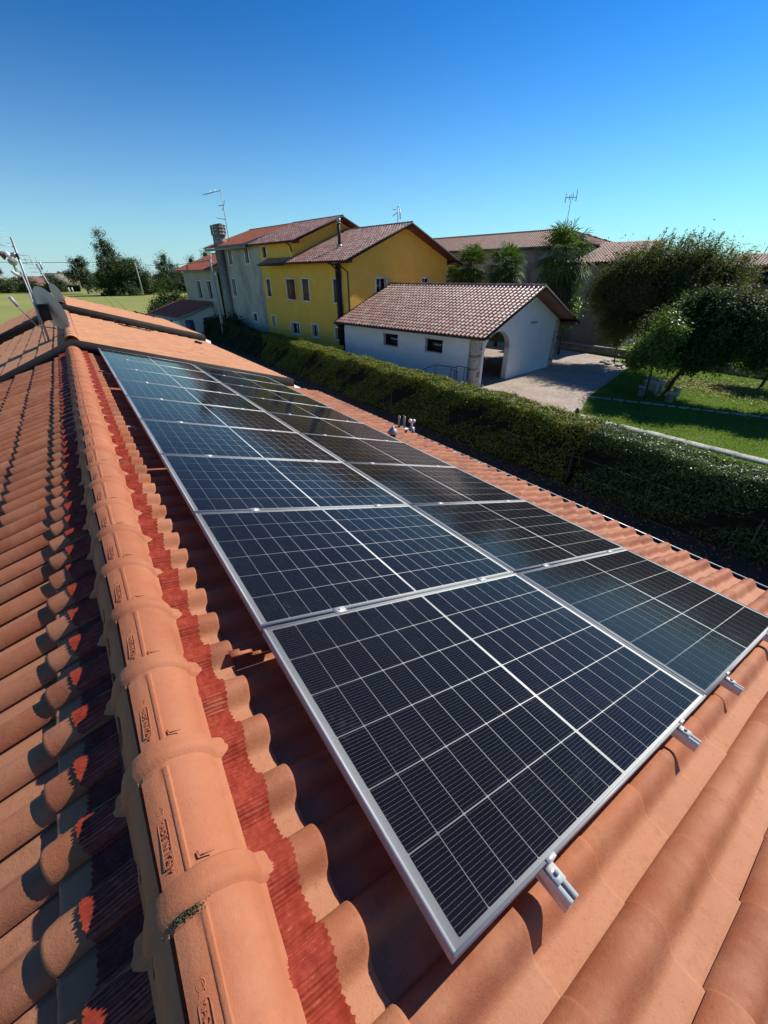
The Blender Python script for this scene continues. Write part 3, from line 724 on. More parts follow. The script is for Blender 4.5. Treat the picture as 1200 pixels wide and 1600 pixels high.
# ------------------------------------------------------------------ aerials on the row
def dish(parent, c, nrm, up, rx, ry, mat):
    nrm = np.array(nrm, float); nrm /= np.linalg.norm(nrm); s = np.cross(up, nrm); s /= np.linalg.norm(s); u = np.cross(nrm, s)
    V = []; nr__, na = 6, 28
    for k in range(nr__+1):
        q = k/nr__
        for j in range(na):
            t = 2*math.pi*j/na; V.append(np.array(c)+s*rx*q*math.cos(t)+u*ry*q*math.sin(t)-nrm*0.16*rx*2*(1-q*q)*0.6)
    n0 = len(V)
    for j in range(na):
        t = 2*math.pi*j/na; V.append(np.array(c)+s*rx*1.03*math.cos(t)+u*ry*1.03*math.sin(t)-nrm*0.008)
    for k in range(nr__+1):
        q = 1-k/nr__
        for j in range(na):
            t = 2*math.pi*j/na; V.append(np.array(c)+s*rx*q*math.cos(t)+u*ry*q*math.sin(t)-nrm*(0.16*rx*2*(1-q*q)*0.6+0.006))
    kk = 2*nr__+2
    F = [(k*na+j, k*na+(j+1) % na, (k+1)*na+(j+1) % na, (k+1)*na+j) for k in range(kk) for j in range(na)]
    mb = MB(); mb.add(V, F); return mb.build('dish_reflector', mat, parent, True)
an = thing('tv_mast', 'tall galvanised mast with large grey satellite dish and clustered aerial heads', 'aerial mast', (-0.82, 12.5, -0.2))
MB().tube([(-0.84, 12.5, -0.20), (-0.80, 12.5, 1.95)], 0.022, 8).build('mast', M['galv'], an, True)
MB().tube([(-0.90, 12.35, -0.02), (-0.84, 12.45, 0.75), (-0.86, 12.45, 1.3)], 0.014, 6).build('side_strut', M['galv'], an)
MB().tube([(-0.81, 12.35, -0.10), (-0.86, 12.4, 0.95)], 0.012, 6).build('side_strut', M['galv'], an)
dish(an, (-0.57, 12.6, 0.62), (0.78, 0.56, 0.28), UP, 0.37, 0.46, M['dish'])
dish_c = (-0.64, 12.45, 0.52)
MB().box(-0.80, -0.62, 12.40, 12.55, 0.40, 0.72).build('dish_bracket', M['dark_metal'], an)
MB().tube([(-0.62, 12.5, 0.22), (-0.95, 12.42, 0.30), (-1.10, 12.35, 0.62), (-1.14, 12.3, 0.75)], 0.013, 6).build('feed_arm', M['galv'], an)
MB().tube([(-1.13, 12.32, 0.70), (-1.20, 12.28, 0.88)], 0.035, 8).build('feed_horn', M['dish'], an)
MB().tube([(-0.60, 12.6, 0.16), (-0.44, 12.6, 0.17), (-0.36, 12.6, 0.33), (-0.35, 12.62, 0.36)], [0.014,0.014,0.014,0.04], 6).build('stay_arm', M['galv'], an)
MB().tube([(-0.83, 12.5, 1.62), (-0.79, 12.5, 1.62)], 0.06, 8).build('mast_clamp', M['dark_metal'], an)
for x, r_, mt in ((-0.98, 0.085, 'plastic'), (-1.07, 0.09, 'rust'), (-0.88, 0.06, 'galv')):
    MB().tube([(x-0.02, 12.5, 1.62+0.02*(x+1)), (x+0.06, 12.5, 1.66)], [r_, r_*0.6], 10).build('aerial_head', M[mt], an)
mb = MB()
mb.bar((-0.80, 12.5, 1.78), (-1.35, 12.5, 1.86), 0.012)
for x in (-0.95, -1.05, -1.15, -1.25): mb.bar((x, 12.4, 1.80), (x, 12.6, 1.80), 0.006)
for z in (1.84, 1.92, 2.02, 2.1): mb.bar((-0.86, 12.5, z), (-1.35, 12.5, z+0.02), 0.005)
mb.build('yagi_elements', M['galv'], an)
MB().bar((-0.83, 12.5, 1.25), (-0.93, 12.48, 1.42), 0.02).build('upper_stay', M['galv'], an)
MB().tube([(-0.92, 12.5, 1.28), (-0.98, 12.46, 1.32), (-1.0, 12.46, 1.36)], 0.035, 8).build('insulator', M['plastic'], an)

an2 = thing('tv_mast', 'thinner mast with boxy grid aerial and small dark dish on the last roof', 'aerial mast', (-0.45, 20.2, 0.35))
MB().tube([(-0.40, 20.2, 0.35), (-0.72, 20.2, 1.62)], 0.022, 7).build('mast', M['galv'], an2, True)
dish(an2, (-0.42, 20.1, 0.70), (0.84, 0.45, 0.26), UP, 0.30, 0.36, M['dish'])
MB().tube([(-0.45, 20.1, 0.40), (-0.25, 20.1, 0.58), (-0.22, 20.0, 0.62)], 0.018, 6).build('stay_arm', M['galv'], an2)
mb = MB()
for z in (1.50, 1.62, 1.74): mb.bar((-1.12, 20.2, z+0.14), (-0.68, 20.2, z+0.10), 0.012)
for x in (-1.12, -0.97, -0.82, -0.68): mb.bar((x, 20.2, 1.60), (x, 20.2, 1.90), 0.012)
for z in (1.48, 1.60): mb.bar((-0.95, 20.1, z-0.1), (-0.62, 20.3, z-0.1), 0.012)
mb.bar((-0.60, 20.2, 1.45), (-0.60, 20.2, 1.68), 0.05)
mb.build('grid_aerial', M['galv'], an2)
MB().bar((-1.35, 20.2, 1.86), (-1.22, 20.2, 1.68), 0.03).build('stub_aerial', M['galv'], an2)

# ================================================================== GROUND, GARDEN, PAVING
def sheet(name, pts, z, mat, kind='structure', label=None, cat=None):
    P = np.array([(x, y, z) for x, y in pts], float)
    me = mesh_np(name, P-P.mean(0)*[1,1,1], np.array([list(range(len(pts)))]), mat)
    o = link(name, me, None, tuple(P.mean(0))); o['kind'] = kind; return o
def grid_sheet(name, x0, x1, y0, y1, z, mat, n=60, amp=0.0):
    xs = np.linspace(x0, x1, n); ys = np.linspace(y0, y1, n)
    X, Y = np.meshgrid(xs, ys, indexing='ij'); Z = z+amp*(np.sin(X*0.7+1)*np.cos(Y*0.9)+0.5*np.sin(X*2.1+Y*1.3))
    V = np.stack([X, Y, Z], -1).reshape(-1, 3); idx = np.arange(n*n).reshape(n, n)
    F = np.stack([idx[:-1,:-1], idx[1:,:-1], idx[1:,1:], idx[:-1,1:]], -1).reshape(-1, 4)
    o = link(name, mesh_np(name, V, F, mat, True)); o['kind'] = 'structure'; return o
grid_sheet('ground', -1500, 2500, -1500, 3500, G-0.02, M['field'], 40)
O0 = np.array([18.45, 17.45, 0.0]); Uv = np.array([-0.15643, 0.98769, 0]); Vv = np.array([0.98769, 0.15643, 0])
FB = frame(O0, Vv, Uv, UP)                      # local x = b (away), y = a (along the neighbours' walls), z = world z
def W(b, a, z=0.0): return tuple(O0 + b*Vv + a*Uv + np.array([0, 0, z]))
sheet('soil', [(4.4, -12), (12.6, -12), (12.6, 70), (4.4, 70)], G-0.012, M['soil'])
lawn = sheet('lawn', [(12.6, -14), (60, -14), (60, 40), (12.6, 40)], G-0.006, M['lawn'])
pv = [(15.2, 11.4), (18.55, 10.45), (22.6, 12.3), (32.4, 15.2), (35.4, 18.0), (36.2, 24.5), (30.5, 48), (16.5, 40), (13.3, 24)]
sheet('paving', pv, G+0.0, M['paving'])
sheet('path', [(13.0, 12.6), (18.9, 11.5), (19.3, 9.9), (13.0, 9.2)], G+0.004, M['paving'])
# stone slab path and kerb row
def stones(name, label, cat, line, w, gap, lmin, lmax, h, z0=G):
    base = np.array([line[0][0], line[0][1], G]); t_ = thing(name, label, cat, tuple(base))
    p = np.array(line[0], float); q = np.array(line[1], float); L_ = np.linalg.norm(q-p); d = (q-p)/L_; nrm = np.array([-d[1], d[0]])
    s = 0
    while s < L_:
        l = rng.uniform(lmin, lmax); ww = w*rng.uniform(0.9, 1.1)
        c = p+d*(s+l/2)+nrm*rng.normal(0, 0.02); a = math.atan2(d[1], d[0])+rng.normal(0, 0.03)
        mb = MB(); k = 8; hh = h*rng.uniform(0.8, 1.2)
        poly = []
        for (sx, sy) in ((-1,-1),(0,-1.02),(1,-1),(1.02,0),(1,1),(0,1.03),(-1,1),(-1.02,0)):
            poly.append((c[0]+(sx*l/2*math.cos(a)-sy*ww/2*math.sin(a))+rng.normal(0, 0.012), c[1]+(sx*l/2*math.sin(a)+sy*ww/2*math.cos(a))+rng.normal(0, 0.012), G-0.03))
        mb.prism(poly, (0, 0, 0.03+hh)); mb.build('stone', M['stone'], t_)
        s += l+gap
    return t_
stones('stone_path', 'line of pale stepping slabs crossing the lawn behind the near hedge', 'path', ((18.6, 10.7), (19.3, 0.0)), 0.62, 0.03, 0.75, 1.15, 0.03)
stones('stone_edging', 'thin row of small edging stones across the lawn before the stone table', 'edging', ((22.4, 12.2), (26.6, 3.0)), 0.20, 0.10, 0.35, 0.6, 0.05)
# round planting beds of flat stones beside the far end of the paving
bed = thing('stone_bed', 'flat stone ring bed with leafy sapling at the paving edge', 'flower bed', (33.0, 17.0, G))
for i in range(9):
    a = i*2*math.pi/9; mb = MB(); cx, cy = 33.4+1.0*math.cos(a), 16.4+1.2*math.sin(a)
    mb.prism([(cx+0.33*math.cos(t), cy+0.28*math.sin(t), G-0.02) for t in np.linspace(0, 2*math.pi, 8)[:-1]], (0, 0, 0.12)); mb.build('stone', M['stone'], bed)
# low wall at the garden's far side
lw = thing('garden_wall', 'low dark garden wall, its top toned pale as sunlit, at the back of the lawn', 'low wall', (36.0, 8.0, G))
MB().prism([(35.9, 2.0, G), (36.2, 2.0, G), (36.9, 26.0, G), (36.6, 26.0, G)], (0, 0, 0.50)).build('wall', M['greydark'], lw)
MB().prism([(35.86, 2.0, G+0.503), (36.24, 2.0, G+0.503), (36.94, 26.0, G+0.503), (36.56, 26.0, G+0.503)], (0, 0, 0.06)).build('lit_top', M['stone'], lw)  # sunlit top of the wall, put into a paler stone slab

# grass blades on the lawn, fallen leaves
def inpoly(x, y, poly):
    c = np.zeros(len(x), bool); n = len(poly)
    for i in range(n):
        x1, y1 = poly[i]; x2, y2 = poly[(i+1) % n]
        cond = ((y1 > y) != (y2 > y)) & (x < (x2-x1)*(y-y1)/(y2-y1+1e-12)+x1); c ^= cond
    return c
def blades(name, n, x0, x1, y0, y1, hmin, hmax, wid, mat, avoid=None):
    x = rng.uniform(x0, x1, n); y = rng.uniform(y0, y1, n)
    if avoid is not None: k = ~inpoly(x, y, avoid); x, y = x[k], y[k]
    n = len(x); a = rng.uniform(0, 2*np.pi, n); h = rng.uniform(hmin, hmax, n); l = rng.normal(0, 0.5, (n, 2))*h[:, None]
    p = np.stack([x, y, np.full(n, G-0.006)], 1); d = np.stack([np.cos(a)*wid, np.sin(a)*wid, 0*a], 1)
    t = p+np.stack([l[:, 0], l[:, 1], h], 1)
    V = np.stack([p-d, p+d, t], 1).reshape(-1, 3)
    o = link(name, mesh_np(name, V, np.arange(3*n).reshape(n, 3), mat)); o['kind'] = 'stuff'; return o
g1 = blades('grass', 110000, 12.8, 36, -2, 16, 0.03, 0.09, 0.014, M['lf_grass'], pv)
tag(g1, 'short lawn grass in the garden behind the hedge', 'grass')
def scatter_leaves(name, n, cx, cy, sx, sy, size, mat, z=G+0.02):
    x = rng.normal(cx, sx, n); y = rng.normal(cy, sy, n); c = np.stack([x, y, z+rng.uniform(0, 0.04, n)], 1)
    a = rng.normal(0, 1, (n, 3)); a[:, 2] *= 0.35; a /= np.linalg.norm(a, axis=1)[:, None]
    b = np.cross(a, rng.normal(0, 0.3, (n, 3))+UP); b /= np.linalg.norm(b, axis=1)[:, None]
    a *= size; b *= size*0.6
    V = np.stack([c-a, c+b, c+a, c-b], 1).reshape(-1, 3)
    o = link(name, mesh_np(name, V, np.arange(4*n).reshape(n, 4), mat)); o['kind'] = 'stuff'; return o
tag(scatter_leaves('fallen_leaves', 1500, 30.8, 8.4, 1.5, 1.9, 0.07, M['lf_fallen']), 'brown fallen leaves on the sunny grass', 'leaves')

# ================================================================== NEIGHBOURING BUILDINGS
def bldg(name, label, b, a, group=None):
    return thing(name, label, 'building', W(b, a, G), group)
def wall_holes(mb, s0, s1, z0, z1, holes, plane, side, t=0.32):
    """wall in plane ('b' const or 'a' const) with rectangular openings and reveals; side = outward sign"""
    ss = sorted(set([s0, s1]+[h[0] for h in holes]+[h[1] for h in holes])); zs = sorted(set([z0, z1]+[h[2] for h in holes]+[h[3] for h in holes]))
    P = (lambda s, z, d=0: (plane[1]-side*d, s, z)) if plane[0] == 'b' else (lambda s, z, d=0: (s, plane[1]-side*d, z))
    for i in range(len(ss)-1):
        for j in range(len(zs)-1):
            cs, cz = (ss[i]+ss[i+1])/2, (zs[j]+zs[j+1])/2
            if any(h[0] < cs < h[1] and h[2] < cz < h[3] for h in holes): continue
            mb.quad(P(ss[i], zs[j]), P(ss[i+1], zs[j]), P(ss[i+1], zs[j+1]), P(ss[i], zs[j+1]))
    for h in holes:
        a, b_, c, d = h[:4]
        mb.quad(P(a, c), P(b_, c), P(b_, c, t), P(a, c, t)); mb.quad(P(a, d), P(b_, d), P(b_, d, t), P(a, d, t))
        mb.quad(P(a, c), P(a, d), P(a, d, t), P(a, c, t)); mb.quad(P(b_, c), P(b_, d), P(b_, d, t), P(b_, c, t))
def pbox(mb, plane, side, s0, s1, z0, z1, d0, d1):
    """box at depth d0..d1 (negative = outside the wall)"""
    p0, p1 = sorted((plane[1]-side*d0, plane[1]-side*d1))
    if plane[0] == 'b': mb.box(p0, p1, s0, s1, z0, z1)
    else: mb.box(s0, s1, p0, p1, z0, z1)
def window(parent, plane, side, h, style='white', trim=0.09, t=0.32):
    s0, s1, z0, z1 = h[:4]
    mb = MB(FB); k = trim
    pbox(mb, plane, side, s0-k, s0, z0-k, z1+k, -0.025, 0.06); pbox(mb, plane, side, s1, s1+k, z0-k, z1+k, -0.025, 0.06)
    pbox(mb, plane, side, s0, s1, z1, z1+k, -0.025, 0.06)
    w = mb.build('window', M['white'], parent)
    mb = MB(FB); pbox(mb, plane, side, s0, s1, z0-k*1.1, z0, -0.07, 0.06); mb.build('sill', M['white'], w)
    if style in ('white', 'plain'):
        mb = MB(FB)
        pbox(mb, plane, side, s0, s1, z0, z1, 0.20, 0.21); mb.build('pane', M['glass'], w)
        mb = MB(FB); c = (s0+s1)/2; f = 0.05
        for (q0, q1, r0_, r1_) in ((s0, s0+f, z0, z1), (s1-f, s1, z0, z1), (s0+f, s1-f, z0, z0+f), (s0+f, s1-f, z1-f, z1)): pbox(mb, plane, side, q0, q1, r0_, r1_, 0.16, 0.197)
        if style == 'white': pbox(mb, plane, side, c-0.03, c+0.03, z0+f, z1-f, 0.16, 0.197)
        mb.build('sash', M['white'] if style == 'white' else M['shutter'], w)
    else:
        c = (s0+s1)/2
        for q0, q1 in ((s0+0.01, c-0.008), (c+0.008, s1-0.01)):
            mb = MB(FB); pbox(mb, plane, side, q0, q1, z0+0.01, z1-0.01, 0.05, 0.09)
            for zz in (z0+(z1-z0)*0.25, z0+(z1-z0)*0.75): pbox(mb, plane, side, q0+0.03, q1-0.03, zz, zz+0.08, 0.03, 0.05)
            if style == 'open':
                mb = MB(FB); g = 0.42 if q0 < c-0.2 else 0
                if q0 < c: pbox(mb, plane, side, s0-0.02, s0+0.05, z0, z1, -0.45, 0.0)
                else: pbox(mb, plane, side, q0, q1, z0+0.01, z1-0.01, 0.05, 0.09)
            mb.build('shutter', M['shutter'], w)
        if style == 'open':
            mb = MB(FB); pbox(mb, plane, side, s0, s1, z0, z1, 0.20, 0.21); mb.build('pane', M['glass'], w)
    return w
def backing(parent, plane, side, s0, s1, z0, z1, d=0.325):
    mb = MB(FB); pbox(mb, plane, side, s0, s1, z0, z1, d, d+0.01); return mb.build('dark_room_sheet', M['dark_in'], parent)  # near-black sheet standing in for the unlit rooms behind the openings
def gable_roof(parent, a0, a1, b0, b1, z_eave, z_ridge, mat, pitch=0.25, expo=0.37, trim='dark_metal', thick=0.16, bR=None, caps=True, beams=True, undercol='wood', b_cut=None):
    """ridge along a at b = bR; eaves at b0 and b1"""
    bR = (b0+b1)/2 if bR is None else bR
    for sgn, be in ((-1, b0), (1, b1)):
        dx = abs(be-bR); ang = math.atan2(z_ridge-z_eave, dx); L_ = math.hypot(dx, z_ridge-z_eave)
        ex = (Vv*sgn)*math.cos(ang) - UP*math.sin(ang); ez = (Vv*sgn)*math.sin(ang)+UP*math.cos(ang)
        # across: ex x ey = ez ; ey = ez x ex
        ey = np.cross(ez, ex)
        aa = a1 if np.dot(ey, Uv) > 0 else a0
        org = np.array(W(bR, aa, z_ridge)) - ez*0.045
        slope_field('roof_tile_field', parent, org, ex, ey, ez, a1-a0, L_, pitch, expo, M[mat], low=True, lift=0.036)
    d = 0.07
    mb = MB(FB)
    mb.prism([(bR, a0+0.02, z_ridge-d), (b1, a0+0.02, z_eave-d), (b1, a0+0.02, z_eave-d-0.05), (bR, a0+0.02, z_ridge-d-0.06), (b0, a0+0.02, z_eave-d-0.05), (b0, a0+0.02, z_eave-d)], (0, a1-a0-0.04, 0))
    mb.build('roof_boards', M[undercol], parent)
    for aa in (a0-0.03, a1):
        mb = MB(FB)
        mb.prism([(bR, aa, z_ridge+0.03), (b1, aa, z_eave+0.03), (b1, aa, z_eave-thick), (bR, aa, z_ridge-thick), (b0, aa, z_eave-thick), (b0, aa, z_eave+0.03)], (0, 0.03, 0))
        mb.build('verge_board', M[trim], parent)
    for be, sg in ((b0, -1), (b1, 1)):
        gx, gz = be+sg*0.075, z_eave-0.06
        prof = [(gx+0.075*math.cos(t), gz+0.075*math.sin(t)) for t in np.linspace(math.pi, 2*math.pi, 7)]
        inner = [(gx+0.066*math.cos(t), gz+0.066*math.sin(t)) for t in np.linspace(2*math.pi, math.pi, 7)]
        MB(FB).prism([(x, a0-0.05, z) for x, z in prof+inner], (0, a1-a0+0.1, 0)).build('gutter', M['gutter' if trim == 'dark_metal' else trim], parent)
    if caps:
        n = max(1, int(round((a1-a0)/0.42))); st = (a1-a0)/n
        th_ = np.linspace(0, math.pi, 8)
        for i in range(n):
            a_ = a0+i*st; V = []
            for (aa, r_) in ((a_-0.01, 0.135), (a_+0.05, 0.135), (a_+0.05, 0.122), (a_+st+0.02, 0.115)):
                V += [(bR+r_*math.cos(q), aa, z_ridge-0.01+r_*0.8*math.sin(q)) for q in th_]
            mb = MB(FB); mb.add(V, [(k*8+j, k*8+j+1, (k+1)*8+j+1, (k+1)*8+j) for k in range(3) for j in range(7)])
            mb.build('ridge_tile', M[mat], parent, True)
    if beams:
        for bb in (b0+0.55, bR, b1-0.55):
            zz = z_ridge-(abs(bb-bR)/max(bR-b0, 1e-3))*(z_ridge-z_eave)-0.14
            MB(FB).box(bb-0.09, bb+0.09, a0+0.06, a0+1.3, zz-0.22, zz).build('purlin_end', M['wood'], parent)

# ---- white garage wing with arch
gar = bldg('white_outbuilding', 'white single storey outbuilding with aged tile roof and arched opening', 0, 0)
gb1 = 10.05; zE, zRdg = -1.72, 0.66; rb = 4.95
def roofz(b, z0=None): return zRdg-0.14-abs(b-rb)/(rb+0.95)*(zRdg-zE)
mb = MB(FB)
wins_g = [(2.42, 3.82, -3.0, -2.24), (6.30, 7.68, -3.0, -2.24)]
wall_holes(mb, 0.0, 12.0, G, roofz(0), wins_g, ('b', 0.0), -1, 0.3)
wall_holes(mb, 0.0, 12.0, G, roofz(gb1), [(2.0, 7.6, G, -2.3)], ('b', gb1), 1, 0.3)
# gable with arch: strips from arch line to roof line, inside and outside faces
arch_c, arch_r, spring = 2.35, 1.40, -2.85
def arch_z(b):
    if abs(b-arch_c) >= arch_r-1e-6: return G
    return spring+1.12*math.sqrt(max(0, 1-((b-arch_c)/arch_r)**2))
bs = sorted(set(np.round(list(np.linspace(0, gb1, 9))+list(arch_c+arch_r*np.cos(np.linspace(0, math.pi, 19)))+[rb], 4)))
for dpt in (0.0, 0.35):
    for i in range(len(bs)-1):
        l, r_ = bs[i], bs[i+1]; m_ = (l+r_)/2; inside = abs(m_-arch_c) < arch_r
        zl, zr_ = (arch_z(l) if abs(l-arch_c) < arch_r-1e-3 else (spring if inside else G)), (arch_z(r_) if abs(r_-arch_c) < arch_r-1e-3 else (spring if inside else G))
        mb.quad((l, dpt, zl), (r_, dpt, zr_), (r_, dpt, roofz(r_)), (l, dpt, roofz(l)))
        if inside: mb.quad((l, 0, zl), (r_, 0, zr_), (r_, 0.35, zr_), (l, 0.35, zl))
for s_ in (arch_c-arch_r, arch_c+arch_r): mb.quad((s_, 0, G), (s_, 0, spring), (s_, 0.35, spring), (s_, 0.35, G))
mb.quad((0.3, 0.35, G+0.01), (0.3, 12, G+0.01), (0.3, 12, roofz(0)), (0.3, 0.35, roofz(0)))
mb.build('wall', M['whitewall'], gar)
for h in wins_g:
    window(gar, ('b', 0.0), -1, h, 'plain', 0.06, 0.3); backing(gar, ('b', 0.0), -1, h[0], h[1], h[2], h[3], 0.31)
# stone corner pillars built of single blocks
def pillar(b0, b1, a0, a1, z0, z1):
    pl_ = MB(FB).box(b0+0.015, b1-0.015, a0+0.015, a1-0.015, z0, z1).build('pillar', M['stone'], gar)
    z = z0; k = 0
    while z < z1-0.03:
        h = min(rng.uniform(0.08, 0.15), z1-z)
        cut = rng.uniform(0.3, 0.7)*(b1-b0)+b0
        for q0, q1 in ((b0, cut-0.006), (cut+0.006, b1)):
            o = rng.uniform(0, 0.012); mt = M['stone'] if rng.random() > 0.12 else M['rust']
            MB(FB).box(q0, q1, a0-o, a1+o, z, z+h-0.012).build('stone', M['stone_pale'] if rng.random() > 0.15 else M['brick'], pl_)
        z += h
M['stone_pale'] = simple('pale_ashlar', (0.50,0.46,0.39), 0.9, var=0.22, scale=3, bump=0.4, bscale=25)
M['brick'] = simple('red_brick', (0.33,0.20,0.15), 0.9, var=0.25, scale=6)
pillar(-0.06, 0.62, -0.06, 0.40, G, roofz(0)-0.02); pillar(gb1-0.5, gb1+0.06, -0.06, 0.34, G, roofz(gb1)-0.02)
gable_roof(gar, -1.15, 11.95, -0.95, 10.85, zE, zRdg, 'tile_aged', pitch=0.29, expo=0.37)
mb = MB(FB); sm = text_mesh('Arianna', 0.26, 0.01, M['galv'], 'wall_lettering')
rm = Matrix(((1,0,0),(0,0,-1),(0,1,0))).to_4x4()
lt = link('wall_lettering', sm, gar); lt.matrix_local = Matrix.Rotation(R(9), 4, 'Z') @ Matrix.Translation((6.0, -0.02, 3.25)) @ rm
# railing at the corner
rl = thing('steel_railing', 'dark tubular stair railing against the white wall beside the pillar', 'railing', W(-0.6, 1.2, G))
mb = MB(FB)
for a_ in (-0.02, 0.22, 0.80): mb.tube([(-0.6, a_, G), (-0.6, a_, -3.45 if a_ < 0.5 else -3.5)], 0.022, 6)
mb.tube([(-0.6, -0.02, -3.45), (-0.6, 0.80, -3.45)], 0.022, 6)
mb.build('gate_frame', M['black_iron'], rl)
mb = MB(FB)
for a_ in (0.35, 0.55): mb.tube([(-1.1, a_, G), (-1.1, a_, -3.65)], 0.02, 6)
mb.tube([(-1.1, 0.30, -3.68), (-1.1, 0.82, -3.55)], 0.02, 6); mb.build('inner_rail', M['black_iron'], rl)
mb = MB(FB); mb.tube([(-0.6, 0.80, -3.55), (-0.6, 2.4, -3.60), (-0.6, 3.4, -4.0)], 0.022, 6)
for a_ in (1.2, 2.4, 3.4): mb.tube([(-0.6, a_, G), (-0.6, a_, -3.6 if a_ < 3 else -4.0)], 0.018, 6)
mb.build('handrail', M['black_iron'], rl)

# ---- yellow house
yel = bldg('yellow_house', 'bright yellow two storey house with gabled aged tile roof and brown shutters', 0.7, 12)
yb0, yb1, ya0, ya1 = 0.7, 11.9, 12.0, 22.3
rY = 6.3; zEy, zRy = 2.14, 4.66
def ry(b): return zRy-0.14-abs(b-rY)/(rY+0.3)*(zRy-zEy)
front = [(12.95, 13.95, -0.60, 0.97), (17.25, 18.15, -0.58, 0.97), (19.30, 20.55, -0.55, 0.95)]
low = [(12.72, 14.05, -3.28, -2.42), (16.42, 17.25, -3.32, -2.40), (19.22, 20.45, -3.34, -2.44)]
mb = MB(FB)
wall_holes(mb, ya0, ya1, G, ry(yb0), front+low, ('b', yb0), -1)
gwin = [(3.38, 4.45, -0.06, 1.02), (8.70, 9.62, 0.02, 1.0)]
wall_holes(mb, yb0, yb1, G, ry(yb0), gwin, ('a', ya0), -1)
mb.quad((yb0, ya0, ry(yb0)), (yb1, ya0, ry(yb1)), (rY, ya0, ry(rY)))
mb.quad((yb1, ya0, G), (yb1, 26, G), (yb1, 26, ry(yb1)), (yb1, ya0, ry(yb1)))
mb.build('wall', M['yellow'], yel)
for h, st in zip(front, ('closed', 'closed', 'open')): window(yel, ('b', yb0), -1, h, st)
for h in low: window(yel, ('b', yb0), -1, h, 'white')
for h in gwin: window(yel, ('a', ya0), -1, h, 'white')
backing(yel, ('b', yb0), -1, ya0+0.4, ya1-0.05, G, ry(yb0)-0.1); backing(yel, ('a', ya0), -1, yb0+0.4, yb1, G, ry(yb0)-0.1)
gable_roof(yel, 11.1, 19.2, -0.3, 12.9, zEy, zRy, 'tile_aged', pitch=0.29, expo=0.39, bR=rY, beams=True)
# pent part of the eave running on past the taller block
ang = math.atan2(zRy-zEy, rY+0.3); ex = -Vv*math.cos(ang)-UP*math.sin(ang); ez = -Vv*math.sin(ang)+UP*math.cos(ang); ey = np.cross(ez, ex)
slope_field('roof_tile_field', yel, np.array(W(1.25, 23.2 if np.dot(ey, Uv) > 0 else 19.2, zEy+1.55*math.tan(ang)))-ez*0.045, ex, ey, ez, 4.0, 1.55/math.cos(ang), 0.25, 0.38, M['tile_aged'])
MB(FB).prism([(-0.3, 19.2, zEy-0.07), (1.25, 19.2, zEy-0.07+1.55*math.tan(ang)), (1.25, 19.2, zEy-0.2+1.55*math.tan(ang)), (-0.3, 19.2, zEy-0.2)], (0, 4.0, 0)).build('verge_board', M['dark_metal'], yel)
MB(FB).box(-0.43, -0.30, 19.2, 23.25, zEy-0.14, zEy-0.05).build('gutter', M['gutter'], yel)
# downpipes
mb = MB(FB); mb.tube([(-0.3, 13.05, zEy-0.1), (0.55, 12.9, zEy-0.75), (0.6, 12.85, G)], 0.055, 8); mb.build('downpipe', M['gutter'], yel, True)
mb = MB(FB); mb.box(0.40, 0.62, 12.95, 13.25, -3.6, zEy-0.15); mb.build('pipe_casing', M['dark_metal'], yel)
mb = MB(FB); mb.tube([(-0.25, 13.3, zEy-0.12), (0.1, 12.2, zEy-0.35), (0.5, 11.95, zEy-0.7), (0.55, 11.93, G)], 0.05, 8); mb.build('downpipe', M['gutter'], yel, True)
mb = MB(FB); mb.tube([(-0.95, 11.8, zE-0.12), (-0.2, 12.3, zE-0.5), (0.5, 12.9, zE-0.6)], 0.05, 8); mb.build('downpipe', M['gutter'], yel, True)
# flue
fb, fa = 2.25, 14.9
fz = zEy+(fb+0.3)/(rY+0.3)*(zRy-zEy)
flu = thing('metal_flue', 'steel chimney flue with cylindrical cap on the yellow house roof', 'flue', W(fb, fa, fz))
MB(FB).tube([(fb, fa, fz-0.1), (fb, fa, fz+0.15), (fb, fa, fz+0.18)], [0.26, 0.2, 0.13], 12).build('flashing_collar', M['galv'], flu, True)
MB(FB).tube([(fb, fa, fz+0.1), (fb, fa, fz+1.5)], 0.12, 12).build('pipe', M['gutter'], flu, True)
mb = MB(FB); mb.tube([(fb, fa, fz+1.5), (fb, fa, fz+1.56)], 0.17, 12); mb.tube([(fb, fa, fz+1.62), (fb, fa, fz+1.80)], 0.17, 12); mb.tube([(fb, fa, fz+1.54), (fb, fa, fz+1.66)], 0.08, 8); mb.build('cap', M['galv'], flu)

# ---- taller yellow block behind
up = bldg('tall_yellow_block', 'taller yellow three storey block with gabled roof behind the yellow house', 0.7, 19.2)
ub0, ub1, uR, zEu, zRu = 0.75, 10.5, 5.45, 3.66, 5.55
def ru(b): return zRu-0.14-abs(b-uR)/(uR-0.35)*(zRu-zEu)
mb = MB(FB)
hu = [(23.35, 24.0, -0.42, 0.93), (23.3, 23.85, -3.0, -2.05), (23.4, 24.05, 2.62, 3.42)]
wall_holes(mb, 22.32, 24.6, G, ru(ub0), hu, ('b', ub0), -1); wall_holes(mb, 19.25, 22.32, 2.05, ru(ub0), [], ('b', ub0), -1)
wall_holes(mb, ub0, ub1, 1.0, ru(ub0), [], ('a', 19.25), -1)
mb.quad((ub0, 19.25, ru(ub0)), (ub1, 19.25, ru(ub1)), (uR, 19.25, ru(uR)))
mb.quad((ub1, 19.25, G), (ub1, 26, G), (ub1, 26, ru(ub1)), (ub1, 19.25, ru(ub1)))
mb.build('wall', M['yellow'], up)
window(up, ('b', ub0), -1, hu[0], 'closed'); window(up, ('b', ub0), -1, hu[1], 'white'); window(up, ('b', ub0), -1, hu[2], 'plain')
backing(up, ('b', ub0), -1, 22.4, 24.6, G, ru(ub0)-0.2)
